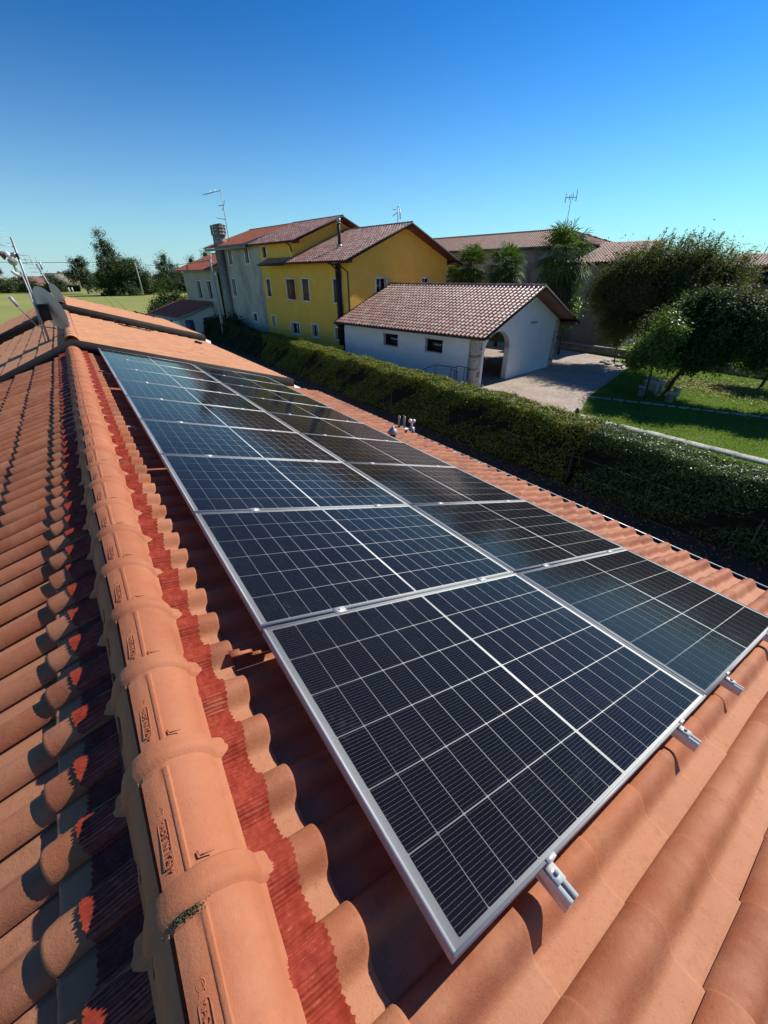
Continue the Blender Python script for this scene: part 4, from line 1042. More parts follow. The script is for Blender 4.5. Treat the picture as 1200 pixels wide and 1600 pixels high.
gable_roof(up, 18.3, 25.9, 0.43-0.1, 10.6, zEu, zRu, 'tile_aged', pitch=0.29, expo=0.39, bR=uR)
mb = MB(FB); mb.tube([(0.30, 19.4, zEu-0.1), (0.6, 19.3, zEu-0.3), (0.68, 19.2, 2.9)], 0.05, 8); mb.build('downpipe', M['gutter'], up, True)

# ---- grey old house
gry = bldg('grey_house', 'tall stained grey stucco house with narrow windows and outside chimney', 0.75, 24.6)
gz = 3.75
hg = [(30.05, 30.7, 2.2, 3.4), (26.65, 27.35, 2.25, 3.48), (30.2, 30.95, -0.55, 0.95), (26.7, 27.4, -2.7, -2.05), (31.0, 32.0, G, -2.3)]
mb = MB(FB)
wall_holes(mb, 24.62, 33.3, G, gz-0.1, hg, ('b', 0.75), -1)
mb.quad((0.75, 33.3, G), (10.5, 33.3, G), (10.5, 33.3, gz-0.1), (0.75, 33.3, gz-0.1))
mb.quad((10.5, 24.62, G), (10.5, 33.3, G), (10.5, 33.3, gz-0.1), (10.5, 24.62, gz-0.1))
mb.quad((0.75, 33.3, gz-0.1), (10.5, 33.3, gz-0.1), (5.6, 33.3, 5.3))
mb.build('wall', M['grey'], gry)
for h in hg[:4]: window(gry, ('b', 0.75), -1, h, 'plain' if h[2] < -2 else 'white', 0.12)
backing(gry, ('b', 0.75), -1, 24.7, 33.2, G, gz-0.3)
gable_roof(gry, 25.95, 34.4, 0.0, 11.0, gz, 5.55, 'tile_red', pitch=0.25, expo=0.4, trim='stonegrey' if 'stonegrey' in M else 'galv_dull', bR=5.45) if False else None
M['cement'] = simple('grey_cement', (0.30,0.30,0.30), 0.9, var=0.15)
gable_roof(gry, 25.95, 34.3, 0.05, 10.9, gz, 5.50, 'tile_red', pitch=0.25, expo=0.4, trim='cement', bR=5.45, beams=False, undercol='cement')
MB(FB).box(0.0, 0.35, 25.95, 34.3, gz-0.34, gz-0.16).build('cornice', M['cement'], gry)
# chimney breast and stack with slotted cowl
MB(FB).box(0.35, 0.745, 31.5, 32.7, G, gz-0.35).build('chimney_breast', M['greydark'], gry)
cs = MB(FB).box(0.35, 1.15, 31.45, 32.65, gz-0.2, 4.70).build('chimney', M['greydark'], gry)
for i, z in enumerate((4.70, 4.97, 5.24)):
    mb = MB(FB); mb.box(0.28, 1.22, 31.38, 32.72, z, z+0.14)
    for (bb, aa) in ((0.3, 31.4), (1.1, 31.4), (0.3, 32.6), (1.1, 32.6), (0.3, 32.0), (1.1, 32.0)): mb.box(bb, bb+0.16, aa, aa+0.16, z+0.14, z+0.27)
    mb.build('cowl_tier', M['brickdark'] if 'brickdark' in M else M['greydark'], cs)
MB(FB).prism([(0.75-0.5, 31.35, 5.51), (1.25, 31.35, 5.51), (0.75, 31.35, 5.66)], (0, 1.4, 0)).build('cowl_cap', M['greydark'], cs)

# ---- lower left house and lean-to
sm_ = bldg('beige_house', 'lower beige house wing with red tiled roof left of the grey house', 0.4, 33.5)
hs_ = [(35.2, 36.3, -1.0, 0.75), (38.0, 39.1, -1.0, 0.75)]
mb = MB(FB)
wall_holes(mb, 33.32, 42.6, G, 1.75, hs_, ('b', 0.4), -1)
mb.quad((0.4, 42.6, G), (9.4, 42.6, G), (9.4, 42.6, 1.75), (0.4, 42.6, 1.75)); mb.quad((0.4, 42.6, 1.75), (9.4, 42.6, 1.75), (4.9, 42.6, 3.4))
mb.build('wall', M['beige'], sm_)
for h in hs_: window(sm_, ('b', 0.4), -1, h, 'white', 0.06)
backing(sm_, ('b', 0.4), -1, 33.6, 42.4, G, 1.5)
gable_roof(sm_, 33.35, 43.5, -0.3, 10.1, 1.80, 3.60, 'tile_red', pitch=0.25, expo=0.4, trim='cement', bR=4.9, beams=False, undercol='cement')
lt_ = bldg('lean_to_shed', 'low shed with dark red mono pitch roof against the beige house', -3.0, 36)
mb = MB(FB)
mb.quad((-3.6, 36, G), (-3.6, 44.5, G), (-3.6, 44.5, -2.75), (-3.6, 36, -2.75)); mb.quad((-3.6, 36, G), (0.4, 36, G), (0.4, 36, -1.45), (-3.6, 36, -2.75)); mb.quad((-3.6, 44.5, G), (0.4, 44.5, G), (0.4, 44.5, -1.45), (-3.6, 44.5, -2.75))
mb.build('wall', M['whitewall'], lt_)
ang = math.atan2(1.35, 4.3); ex = -Vv*math.cos(ang)-UP*math.sin(ang); ez = -Vv*math.sin(ang)+UP*math.cos(ang); ey = np.cross(ez, ex)
slope_field('roof_tile_field', lt_, np.array(W(0.35, 44.9 if np.dot(ey, Uv) > 0 else 35.6, -1.30))-ez*0.03, ex, ey, ez, 9.3, 4.5, 0.25, 0.4, M['tile_red'])
MB(FB).prism([(0.38, 35.6, -1.36), (-4.0, 35.6, -2.74), (-4.0, 35.6, -2.95), (0.38, 35.6, -1.6)], (0, 9.3, 0)).build('fascia', M['cement'], lt_)
for a_ in (38.0, 41.2):
    mb = MB(FB); mb.box(-3.64, -3.59, a_, a_+0.9, -4.0, -3.0); mb.build('window', M['glass'], lt_)
mb = MB(FB); mb.box(-3.0, -2.1, 35.93, 35.99, G, -2.95); mb.build('door', simple('blue_grey_door', (0.08,0.11,0.15), 0.6), lt_)

# ---- old grey building behind the garden
old = bldg('old_stucco_building', 'long old dark stucco building with weathered roof behind the palms', 24, -2)
mb = MB(FB)
wall_holes(mb, 5.0, 30.0, G, 3.45, [(7.5, 8.5, -1.2, 0.5), (13.5, 14.5, -1.2, 0.5)], ('b', 24.0), -1)
mb.quad((24, 5.0, G), (36, 5.0, G), (36, 5.0, 3.45), (24, 5.0, 3.45))
mb.build('wall', M['greydark'], old)
for h in [(7.5, 8.5, -1.2, 0.5), (13.5, 14.5, -1.2, 0.5)]: window(old, ('b', 24.0), -1, h, 'closed')
# hipped roof
def hip(parent, b0, b1, a0, a1, ze, zr, mat, trim):
    bm_ = (b0+b1)/2; r_ = (b1-b0)/2
    ang = math.atan2(zr-ze, r_); L_ = math.hypot(r_, zr-ze)
    V, F = tile_verts(0.26, 0.42, low=True); T = []
    for (org, dx, dy, wid) in ((('b', b0), -1, 1, a1-a0), (('b', b1), 1, -1, a1-a0), (('a', a0), -1, -1, b1-b0)):
        if org[0] == 'b': hd = Vv*dx
        else: hd = -Uv
        ex = hd*math.cos(ang)-UP*math.sin(ang); ez = hd*math.sin(ang)+UP*math.cos(ang); ey = np.cross(ez, ex)
        nr_r = int(L_/0.42); 
        for r in range(nr_r):
            s_ = r*0.42; hdist = s_*math.cos(ang)
            if org[0] == 'b':
                lo, hi = a0+max(0, r_-hdist-0.42), a1; n = int((hi-lo)/0.26)
                for c in range(n+1):
                    aa = hi-c*0.26 if np.dot(ey, Uv) > 0 else lo+c*0.26
                    A = np.eye(4); A[:3,0]=ex; A[:3,1]=ey; A[:3,2]=ez; A[:3,3] = np.array(W(bm_+dx*hdist, aa, zr-s_*math.sin(ang)))-ez*0.04; T.append(A)
            else:
                half = hdist+0.42; n = int(2*half/0.26)
                for c in range(n):
                    bb = bm_+(half-c*0.26)*(1 if np.dot(ey, Vv) > 0 else -1)
                    A = np.eye(4); A[:3,0]=ex; A[:3,1]=ey; A[:3,2]=ez; A[:3,3] = np.array(W(bb, a0+r_-hdist, zr-s_*math.sin(ang)))-ez*0.04; T.append(A)
    VV, FF = replicate(V, F, np.array(T)); o = link('roof_tile_field', mesh_np('roof_tile_field', VV-worldloc(parent), FF, M[mat], True), parent); o['kind'] = 'stuff'
    mb = MB(FB); mb.add([(b0,a0,ze-0.08),(b1,a0,ze-0.08),(b1,a1,ze-0.08),(b0,a1,ze-0.08),(bm_,a0+r_,zr-0.08),(bm_,a1,zr-0.08)], [(0,1,4),(1,2,5,4),(3,0,4,5),(2,3,5),(0,3,2,1)])
    mb.build('roof_boards', M[trim], parent)
    mb = MB(FB)
    for p, q in (((b0,a0,ze),(bm_,a0+r_,zr)), ((b1,a0,ze),(bm_,a0+r_,zr)), ((bm_,a0+r_,zr),(bm_,a1,zr))): mb.tube([p, q], 0.12, 8)
    mb.build('ridge_tile_line', M[mat], parent, True)
    MB(FB).box(b0-0.10, b0, a0-0.1, a1, ze-0.14, ze-0.04).build('gutter', M['gutter'], parent)
    MB(FB).box(b0, b1, a0-0.10, a0, ze-0.14, ze-0.04).build('gutter', M['gutter'], parent)
hip(old, 23.5, 34.5, 4.5, 31, 3.55, 5.35, 'tile_old', 'greydark')
ow = bldg('old_stucco_wing', 'lower dark stucco wing with lean roof between palms and big tree', 21.2, -6)
mb = MB(FB)
mb.quad((21.2, -0.2, G), (21.2, 4.95, G), (21.2, 4.95, 2.0), (21.2, -0.2, 2.0)); mb.quad((21.2, 4.95, G), (28, 4.95, G), (28, 4.95, 3.7), (21.2, 4.95, 2.0)); mb.quad((21.2, -0.2, G), (28, -0.2, G), (28, -0.2, 3.7), (21.2, -0.2, 2.0))
mb.build('wall', M['greydark'], ow)
ang = math.atan2(1.7, 6.3); ex = -Vv*math.cos(ang)-UP*math.sin(ang); ez = -Vv*math.sin(ang)+UP*math.cos(ang); ey = np.cross(ez, ex)
slope_field('roof_tile_field', ow, np.array(W(27.0, 4.9 if np.dot(ey, Uv) > 0 else -0.6, 3.85))-ez*0.03, ex, ey, ez, 5.5, 6.55, 0.26, 0.42, M['tile_old'])
MB(FB).prism([(20.75, -0.6, 2.08), (27.0, -0.6, 3.76), (27.0, -0.6, 3.6), (20.75, -0.6, 1.95)], (0, 5.5, 0)).build('fascia', M['dark_metal'], ow)

# ---- pink house far right
pk = thing('pink_house', 'dull pink house with pale grey tiled roof behind the trees at right', 'building', (60, 12, G))
mb = MB()
px0 = 60.0
Fpk = frame((60.0, 21.0, 0), Vv, Uv, UP)
def pwin(a, z0, z1):
    w = MB(Fpk).box(-0.05, 0.0, a, a+0.9, z0, z1).build('window', M['glass'], pk)
    MB(Fpk).box(-0.10, -0.051, a-0.5, a-0.04, z0, z1).build('shutter', M['gutter'], w); MB(Fpk).box(-0.10, -0.051, a+0.94, a+1.4, z0, z1).build('shutter', M['gutter'], w)
    MB(Fpk).box(-0.12, -0.01, a-0.05, a+0.95, z1+0.002, z1+0.12).build('lintel', M['white'], w)
MB(Fpk).box(0.003, 9, -22, -0.5, G, 1.95).build('wall', M['pink'], pk)
for a_ in (-4.6, -8.2, -12.0): pwin(a_, 0.25, 1.45); pwin(a_, -3.0, -1.6)
ang = math.atan2(1.1, 3.6); Fo = Fpk
ex = -Vv*math.cos(ang)-UP*math.sin(ang); ez = -Vv*math.sin(ang)+UP*math.cos(ang); ey = np.cross(ez, ex)
oo = np.array([60.0, 21.0, 0])+Vv*3.2+UP*3.1
slope_field('roof_tile_field', pk, oo-ez*0.03+(Uv*0.0 if np.dot(ey, Uv) > 0 else -Uv*22.3), ex, ey, ez, 22.3, 3.8, 0.28, 0.42, M['tile_old'])
MB(Fpk).prism([(-0.5, 0.0, 1.93), (3.2, 0.0, 3.03), (8.5, 0, 1.6), (8.5, 0, 1.5), (3.2, 0.0, 2.9), (-0.5, 0.0, 1.8)], (0, -22.4, 0)).build('roof_boards', M['cement'], pk)
mb = MB(Fpk); mb.tube([(3, -2.4, 2.9), (3, -2.9, 6.2)], 0.04, 5)
top('roof_aerial', mb, M['galv'], (62.5, 18.6, 3.0), 'plain slanted aerial pole on the pink house roof', 'aerial')

# ---- aerials on the neighbours' roofs
def aerial(label, b, a, z0, z1, arms, lean=0.0):
    t_ = thing('tv_aerial', label, 'aerial', W(b, a, z0))
    MB(FB).tube([(b, a, z0-0.1), (b+lean, a, z1)], 0.028, 6).build('mast', M['galv'], t_)
    mb = MB(FB)
    for (p, q, w) in arms: mb.bar(p, q, w)
    mb.build('elements', M['galv'], t_); return t_
b, a = 1.0, 30.6
aerial('tall thin aerial mast beside the slotted chimney of the grey house', b, a, 3.9, 8.2,
       [((b, a, 8.1), (b, a+4.0, 8.2), 0.045), ((b, a, 7.0), (b, a+1.0, 7.05), 0.05), ((b, a+0.3, 6.6), (b, a-0.4, 7.3), 0.04), ((b, a, 5.9), (b, a+1.8, 6.15), 0.05), ((b-0.3, a+1.8, 8.0), (b+0.4, a+1.8, 8.4), 0.03), ((b-0.3, a+2.8, 8.0), (b+0.4, a+2.8, 8.4), 0.03)])
b, a = 8.0, 14.3
t_ = aerial('short pole with curved double aerial on the yellow house ridge', b, a, 4.2, 6.0,
       [((b-0.3, a+0.3, 5.4), (b+0.1, a, 5.7), 0.05), ((b+0.2, a-0.1, 5.2), (b+0.25, a, 5.9), 0.06), ((b-0.4, a+0.2, 5.8), (b+0.0, a, 5.9), 0.04), ((b, a, 6.0), (b+0.22, a, 6.1), 0.05)])
b, a = 25.0, 8.0
aerial('tall roof aerial with four upright prongs above the big palm', b, a, 4.6, 7.9,
       [((b-0.3, a+0.4, 7.5), (b+0.2, a-0.4, 7.5), 0.05), ((b-0.3, a+0.4, 7.1), (b-0.3, a+0.4, 7.9), 0.05), ((b+0.2, a-0.4, 7.2), (b+0.2, a-0.4, 8.1), 0.05), ((b-0.1, a+0.12, 7.3), (b-0.1, a+0.12, 7.8), 0.04), ((b+0.05, a-0.14, 7.3), (b+0.05, a-0.14, 7.9), 0.04)], lean=0.0)

# ================================================================== VEGETATION
def leaf_quads(c, size, aspect, outward=None, bias=0.5, droop=0.0):
    n = len(c); nrm = rng.normal(0, 1, (n, 3)); nrm[:, 2] = np.abs(nrm[:, 2])+0.2
    if outward is not None: nrm = nrm+outward*bias*2
    nrm /= np.linalg.norm(nrm, axis=1)[:, None]
    t = rng.normal(0, 1, (n, 3)); t[:, 2] -= droop; t -= nrm*(t*nrm).sum(1)[:, None]; t /= np.linalg.norm(t, axis=1)[:, None]
    s = np.cross(nrm, t); L_ = size*rng.uniform(0.5, 1.4, n)[:, None]
    V = np.stack([c-t*L_*0.5, c+s*L_*0.5*aspect-t*L_*0.05, c+t*L_*0.5-nrm*L_*0.12, c-s*L_*0.5*aspect-t*L_*0.05], 1)
    return V.reshape(-1, 3)
def leaves_obj(name, V, mat, parent, loc):
    n = len(V)//4
    return link(name, mesh_np(name, V-loc, np.arange(4*n).reshape(n, 4), mat), parent)
def cloud(blobs, n, clump=0.35, ncl=60, shell=0.35, stretch=None):
    """leaf centres gathered in clumps near the skins of ellipsoids (cx,cy,cz,rx,ry,rz)"""
    blobs = np.array(blobs, float); w = (blobs[:, 3]*blobs[:, 4]*blobs[:, 5])**0.66; w /= w.sum()
    out, dirs = [], []
    for bl, ww in zip(blobs, w):
        k = max(4, int(ncl*ww)); m_ = int(n*ww)
        d = rng.normal(0, 1, (k, 3)); d /= np.linalg.norm(d, axis=1)[:, None]
        r = 1-np.abs(rng.normal(0, shell, k)); r = np.clip(r, 0.15, 1.05)
        cc = bl[:3]+d*r[:, None]*bl[3:]
        idx = rng.integers(0, k, m_); sg = clump*rng.uniform(0.5, 1.3, k)[idx][:, None]
        off = rng.normal(0, 1, (m_, 3))*sg
        if stretch is not None: off = off*stretch
        p = cc[idx]+off; out.append(p)
        o = (p-bl[:3])/bl[3:]; dirs.append(o/(np.linalg.norm(o, axis=1)[:, None]+1e-6))
    return np.vstack(out), np.vstack(dirs)
def limb_tree(name, label, cat, base, trunk, blobs, n, leaf, size, aspect=0.5, clump=0.35, ncl=60, r0=0.16, group=None, shell=0.35, limbs=10, core=0.62, droop=0.0, twigs=None, bias=0.4):
    t_ = thing(name, label, cat, base, group); base = np.array(base)
    mb = MB(); tp = np.array(trunk, float); k = len(tp)
    mb.tube(tp, np.linspace(r0, r0*0.55, k), 9)
    bl = np.array(blobs, float)
    for i in range(limbs):
        b_ = bl[i % len(bl)]; d = rng.normal(0, 1, 3); d /= np.linalg.norm(d); e = b_[:3]+d*b_[3:]*0.75
        s = tp[-1] if i % 2 else tp[-2]*0.4+tp[-1]*0.6
        m_ = (s+e)/2+rng.normal(0, 0.12, 3)*np.linalg.norm(e-s)*0.5; mb.tube([s, m_, e], [r0*0.42, r0*0.25, r0*0.08], 6)
    mb.build('trunk', M['bark'], t_, True)
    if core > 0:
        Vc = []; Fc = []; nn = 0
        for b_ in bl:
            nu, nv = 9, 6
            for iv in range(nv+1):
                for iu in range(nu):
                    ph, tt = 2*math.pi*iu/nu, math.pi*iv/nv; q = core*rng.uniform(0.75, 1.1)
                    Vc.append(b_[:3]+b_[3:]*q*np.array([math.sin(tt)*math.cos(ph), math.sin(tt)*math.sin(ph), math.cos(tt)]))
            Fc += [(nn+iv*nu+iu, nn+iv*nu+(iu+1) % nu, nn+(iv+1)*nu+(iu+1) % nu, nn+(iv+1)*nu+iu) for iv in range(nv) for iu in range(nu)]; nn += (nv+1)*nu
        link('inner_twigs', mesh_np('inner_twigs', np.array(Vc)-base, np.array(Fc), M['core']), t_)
    c, o = cloud(blobs, n, clump, ncl, shell)
    V = leaf_quads(c, size, aspect, o, bias, droop)
    if twigs is not None: V = np.vstack([V, twigs])
    leaves_obj('crown', V, M[leaf], t_, base)
    return t_
def shoots(c0, rx, ry, n, l0, l1, size, lean):
    """upright wispy shoots with small leaves"""
    out = []
    for i in range(n):
        p = np.array(c0)+np.array([rng.uniform(-rx, rx), rng.uniform(-ry, ry), 0]); p[2] += -1.2*((p[0]-c0[0])**2/rx**2+(p[1]-c0[1])**2/ry**2)+rng.normal(0, 0.3)
        p[2] = min(p[2], c0[2]+0.25); L_ = rng.uniform(l0, l1); d = np.array([rng.normal(0, 0.15), rng.normal(0, 0.15), 1])+np.array(lean); d /= np.linalg.norm(d)
        k = int(L_*34); s = rng.uniform(0, 1, k)**0.8; out.append(p+d*(s*L_)[:, None]+rng.normal(0, 0.06, (k, 3)))
    c = np.vstack(out); return leaf_quads(c, size, 0.35, None, 0, -0.8)

# hedge of photinia with reddish young leaves, then a clipped privet hedge nearer the camera
def hedge(name, label, x0, x1, y0, y1, zt, nleaf, size, mat, base):
    t_ = thing(name, label, 'hedge', base); bs_ = np.array(base)
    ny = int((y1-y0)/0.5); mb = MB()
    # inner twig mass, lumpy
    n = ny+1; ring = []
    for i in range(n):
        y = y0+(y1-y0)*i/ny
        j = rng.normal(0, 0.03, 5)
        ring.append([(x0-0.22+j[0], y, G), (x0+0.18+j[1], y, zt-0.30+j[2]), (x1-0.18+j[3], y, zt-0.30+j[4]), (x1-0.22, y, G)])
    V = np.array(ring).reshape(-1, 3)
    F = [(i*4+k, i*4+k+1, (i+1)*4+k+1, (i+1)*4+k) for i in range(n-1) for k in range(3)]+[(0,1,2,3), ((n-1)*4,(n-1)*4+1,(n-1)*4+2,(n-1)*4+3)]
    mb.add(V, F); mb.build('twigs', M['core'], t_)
    # leaves: front face, back face, top, ends
    H = zt-G
    def wob(y, k): return 0.07*np.sin(y*1.3+k)+0.05*np.sin(y*3.1+2*k)+0.03*np.sin(y*7.7+k)
    parts = []; outs = []
    Wd = x1-x0; tot = H*2+Wd*1.6
    for (frac, which) in ((H/tot, 'f'), (0.6*H/tot, 'b'), (Wd*1.6/tot, 't')):
        m_ = int(nleaf*frac); y = rng.uniform(y0, y1, m_); d = np.abs(rng.normal(0, 0.09, m_))
        if which == 't':
            x = rng.uniform(x0, x1, m_); z = zt+wob(y, 1)*0.8+0.03*np.sin(x*9+y*4)-d+(rng.random(m_) > 0.97)*rng.uniform(0, 0.16, m_); o = np.tile([0, 0, 1.0], (m_, 1))
            z -= 0.25*np.clip((np.abs(x-(x0+x1)/2)/(Wd/2))-0.75, 0, 1)
        else:
            z = G+H*rng.uniform(0.02, 1.0, m_)**0.85; sgn = -1 if which == 'f' else 1
            x = (x0 if which == 'f' else x1)-sgn*d+wob(y+z*1.7, 2)+(sgn*0.42*np.clip((G+1.1-z)/1.1, 0, 1) if which == 'f' else 0); o = np.tile([sgn*1.0, 0, 0.3], (m_, 1))
        parts.append(np.stack([x, y, z], 1)); outs.append(o)
    for ye in (y0, y1):
        m_ = int(nleaf*0.02); parts.append(np.stack([rng.uniform(x0, x1, m_), ye+rng.normal(0, 0.07, m_), G+H*rng.uniform(0, 1, m_)], 1)); outs.append(np.tile([0, -1.0 if ye == y0 else 1.0, 0.2], (m_, 1)))
    c = np.vstack(parts); o = np.vstack(outs)
    keep = np.ones(len(c), bool)
    V = leaf_quads(c[keep], size, 0.5, o[keep], 0.45)
    leaves_obj('foliage', V, M[mat], t_, bs_)
    return t_
hedge('photinia_hedge', 'long tall hedge with reddish young leaves running along the row of houses', 11.72, 12.95, 6.3, 34, -2.78, 150000, 0.085, 'lf_hedge', (12.3, 6.3, G))
hedge('shade_toned_hedge', 'far stretch of hedge, leaves toned dark for shade, below the grey house', 11.8, 12.9, 34.3, 72, -2.85, 40000, 0.12, 'lf_dark', (12.3, 34.3, G))  # same hedge carried on, its shade put into a darker leaf colour
hedge('privet_hedge', 'clipped green small leaved hedge at the right, nearest the camera', 11.78, 12.98, -5, 6.15, -2.92, 105000, 0.062, 'lf_hedge2', (12.3, -5, G))
# wire mesh fence in front of the hedge
fc = thing('mesh_fence', 'thin green wire fence on posts before the hedge', 'fence', (11.25, 1.4, G))
for y in np.arange(-3.4, 30, 2.4):
    MB().tube([(11.25, y, G), (11.25, y, G+1.2)], 0.018, 6).build('post', M['green_wire'], fc)
for z in (0.1, 0.6, 1.15):
    MB().tube([(11.23, -3.4, G+z), (11.23, 29.9, G+z)], 0.0012, 4).build('wire', M['green_wire'], fc)
# litter of leaves along the hedge foot
tag(scatter_leaves('leaf_litter', 1500, 11.2, 8, 0.3, 9, 0.03, M['lf_fallen'], G+0.0), 'dry leaves along the foot of the hedge', 'leaves')

# garden trees
bl = [(33.2, 14.6, 0.5, 2.6, 2.9, 2.0), (33.0, 17.6, -0.3, 1.9, 2.0, 1.8), (33.4, 12.2, 0.9, 2.0, 1.9, 1.7), (32.8, 16.8, -1.8, 1.7, 1.9, 1.2), (33.6, 14.6, 1.7, 2.2, 3.0, 1.1), (33, 13.5, -1.5, 1.9, 2.2, 1.4), (33.6, 17.2, 1.3, 1.8, 1.9, 1.4), (33.4, 18.6, 0.2, 1.4, 1.3, 1.2)]
limb_tree('willow_like_tree', 'big broad tree with wispy upright shoots behind the garden', 'tree', (33.4, 14.8, G),
          [(33.4, 14.8, G), (33.3, 14.9, -3.2), (33.2, 14.7, -1.6)], bl, 130000, 'lf_willow', 0.15, 0.36, 0.40, 420, 0.20, limbs=14,
          twigs=shoots((33.4, 14.8, 2.4), 2.2, 3.6, 260, 0.5, 1.3, 0.15, (0.0, -0.22, 0)))
bl = [(27.2, 9.9, -1.3, 1.9, 2.0, 1.55), (27.0, 8.0, -1.0, 1.6, 1.5, 1.45), (27.6, 11.4, -1.7, 1.2, 1.2, 1.1), (26.6, 9.4, -2.4, 1.5, 1.8, 0.9), (27.3, 9.2, -0.3, 1.4, 1.6, 0.9), (27.5, 6.9, -1.5, 1.4, 1.3, 1.3), (27.6, 5.4, -1.2, 1.6, 1.5, 1.4)]
limb_tree('broad_dense_tree', 'dense dark rounded tree with leaning trunk beside the stone table', 'tree', (27.2, 10.2, G),
          [(27.25, 10.25, G), (27.2, 10.05, -4.0), (27.15, 9.65, -3.2), (27.1, 9.5, -2.6)], bl, 120000, 'lf_dark', 0.13, 0.55, 0.27, 420, 0.13, limbs=14, shell=0.3)
bl = [(24.7, 10.9, -2.2, 0.75, 0.85, 0.6), (24.6, 10.1, -1.7, 0.6, 0.7, 0.6), (24.5, 9.6, -1.3, 0.35, 0.4, 0.6), (24.7, 11.2, -2.9, 0.6, 0.7, 0.35), (24.5, 10.2, -0.9, 0.3, 0.3, 0.4), (24.6, 9.8, -2.7, 0.6, 0.7, 0.4)]
limb_tree('young_fruit_tree', 'small sparse fruit tree with leaves coloured pale as if sunlit before the stone table', 'tree', (24.5, 10.15, G),
          [(24.5, 10.15, G), (24.55, 10.25, -4.1), (24.6, 10.3, -3.4), (24.6, 10.35, -2.9)], bl, 8500, 'lf_light', 0.14, 0.5, 0.24, 70, 0.07, limbs=16, core=0)  # brighter leaf colour stands in for sunlight on this crown
bl = [(33.0, 7.6, -3.1, 1.0, 1.1, 0.7), (32.8, 8.6, -3.3, 0.7, 0.7, 0.45), (33.1, 6.6, -2.6, 0.9, 0.9, 0.8), (33.0, 7.2, -2.1, 0.7, 0.7, 0.6)]
limb_tree('light_green_tree', 'small tree with bright green leaves at the right edge', 'tree', (33.0, 7.4, G),
          [(33.0, 7.45, G), (33.0, 7.35, -4.0), (33.0, 7.2, -3.4)], bl, 7000, 'lf_light', 0.15, 0.5, 0.25, 80, 0.09, limbs=12, core=0)
bl = [(33.3, 16.9, -3.0, 0.6, 0.6, 0.7), (33.2, 17.2, -2.4, 0.5, 0.5, 0.5)]
limb_tree('sapling', 'thin leafy sapling growing in the stone ring bed', 'tree', (33.3, 16.8, G),
          [(33.3, 16.8, G), (33.3, 16.9, -4.0), (33.3, 17.0, -3.2)], bl, 1800, 'lf_mid', 0.14, 0.5, 0.22, 30, 0.05, limbs=8, core=0)
bl = [(29.0, 3.4, -0.6, 1.8, 1.8, 1.4), (29.4, 1.4, -1.6, 1.8, 1.8, 1.2), (28.6, 4.6, -2.0, 1.2, 1.1, 1.0), (30.5, 0.0, 0.0, 1.8, 2.0, 1.5)]
limb_tree('broad_dense_tree', 'dark round tree just outside the right edge, its leaves entering the view', 'tree', (29.0, 3.2, G),
          [(29.0, 3.2, G), (29.0, 3.3, -3.6), (29.0, 3.3, -2.6)], bl, 30000, 'lf_dark', 0.14, 0.5, 0.3, 160, 0.12, limbs=10)
# shrub by the old building, and greenery at its foot
bl = [(W(15.5, 2.0)[0], W(15.5, 2.0)[1], -1.2, 0.8, 0.8, 1.2)]
limb_tree('loquat_shrub', 'glossy leaved shrub under the tall palm beside the outbuilding gable', 'shrub', W(15.5, 2.0, G),
          [W(15.5, 2.0, G), W(15.5, 2.0, -3.4), W(15.5, 2.0, -2.2)], bl, 2600, 'lf_light', 0.26, 0.35, 0.3, 40, 0.09, limbs=8, core=0.3)

# stone table and stools
st = thing('stone_table', 'rough stone garden table on thick legs beneath the dense tree', 'table', (26.2, 10.5, G))
MB().box(25.7, 26.7, 10.15, 11.0, G+0.60, G+0.72).build('table_top', M['stone'], st)
for (x, y) in ((25.85, 10.3), (26.5, 10.3), (25.85, 10.82), (26.5, 10.82)):
    MB().tube([(x, y, G), (x, y, G+0.3), (x, y, G+0.6)], [0.14, 0.10, 0.15], 7).build('leg', M['stone'], st)
for (x, y, r_, h, lab) in ((24.95, 9.15, 0.21, 0.52, 'round stone stool with pale top standing apart right of the table'), (25.0, 10.6, 0.24, 0.55, 'round stone stool left of the table, by the young tree'), (26.6, 9.5, 0.2, 0.45, 'stone stool right behind the table near the trunk')):
    mb = MB(); mb.tube([(x, y, G), (x, y, G+h-0.08), (x, y, G+h-0.079), (x, y, G+h)], [r_*1.0, r_*0.8, r_*1.05, r_*1.05], 12)
    top('stone_stool', mb, M['stone'], (x, y, G), lab, 'stool', 'stone stools around the table')
mb = MB(); mb.tube([(18.9, 10.7, G), (18.9, 10.7, G+0.12), (18.9, 10.7, G+0.3)], [0.10, 0.13, 0.05], 8)
top('path_lamp', mb, M['black_iron'], (18.9, 10.7, G), 'small black lantern standing on the path corner by the hedge', 'garden lamp')

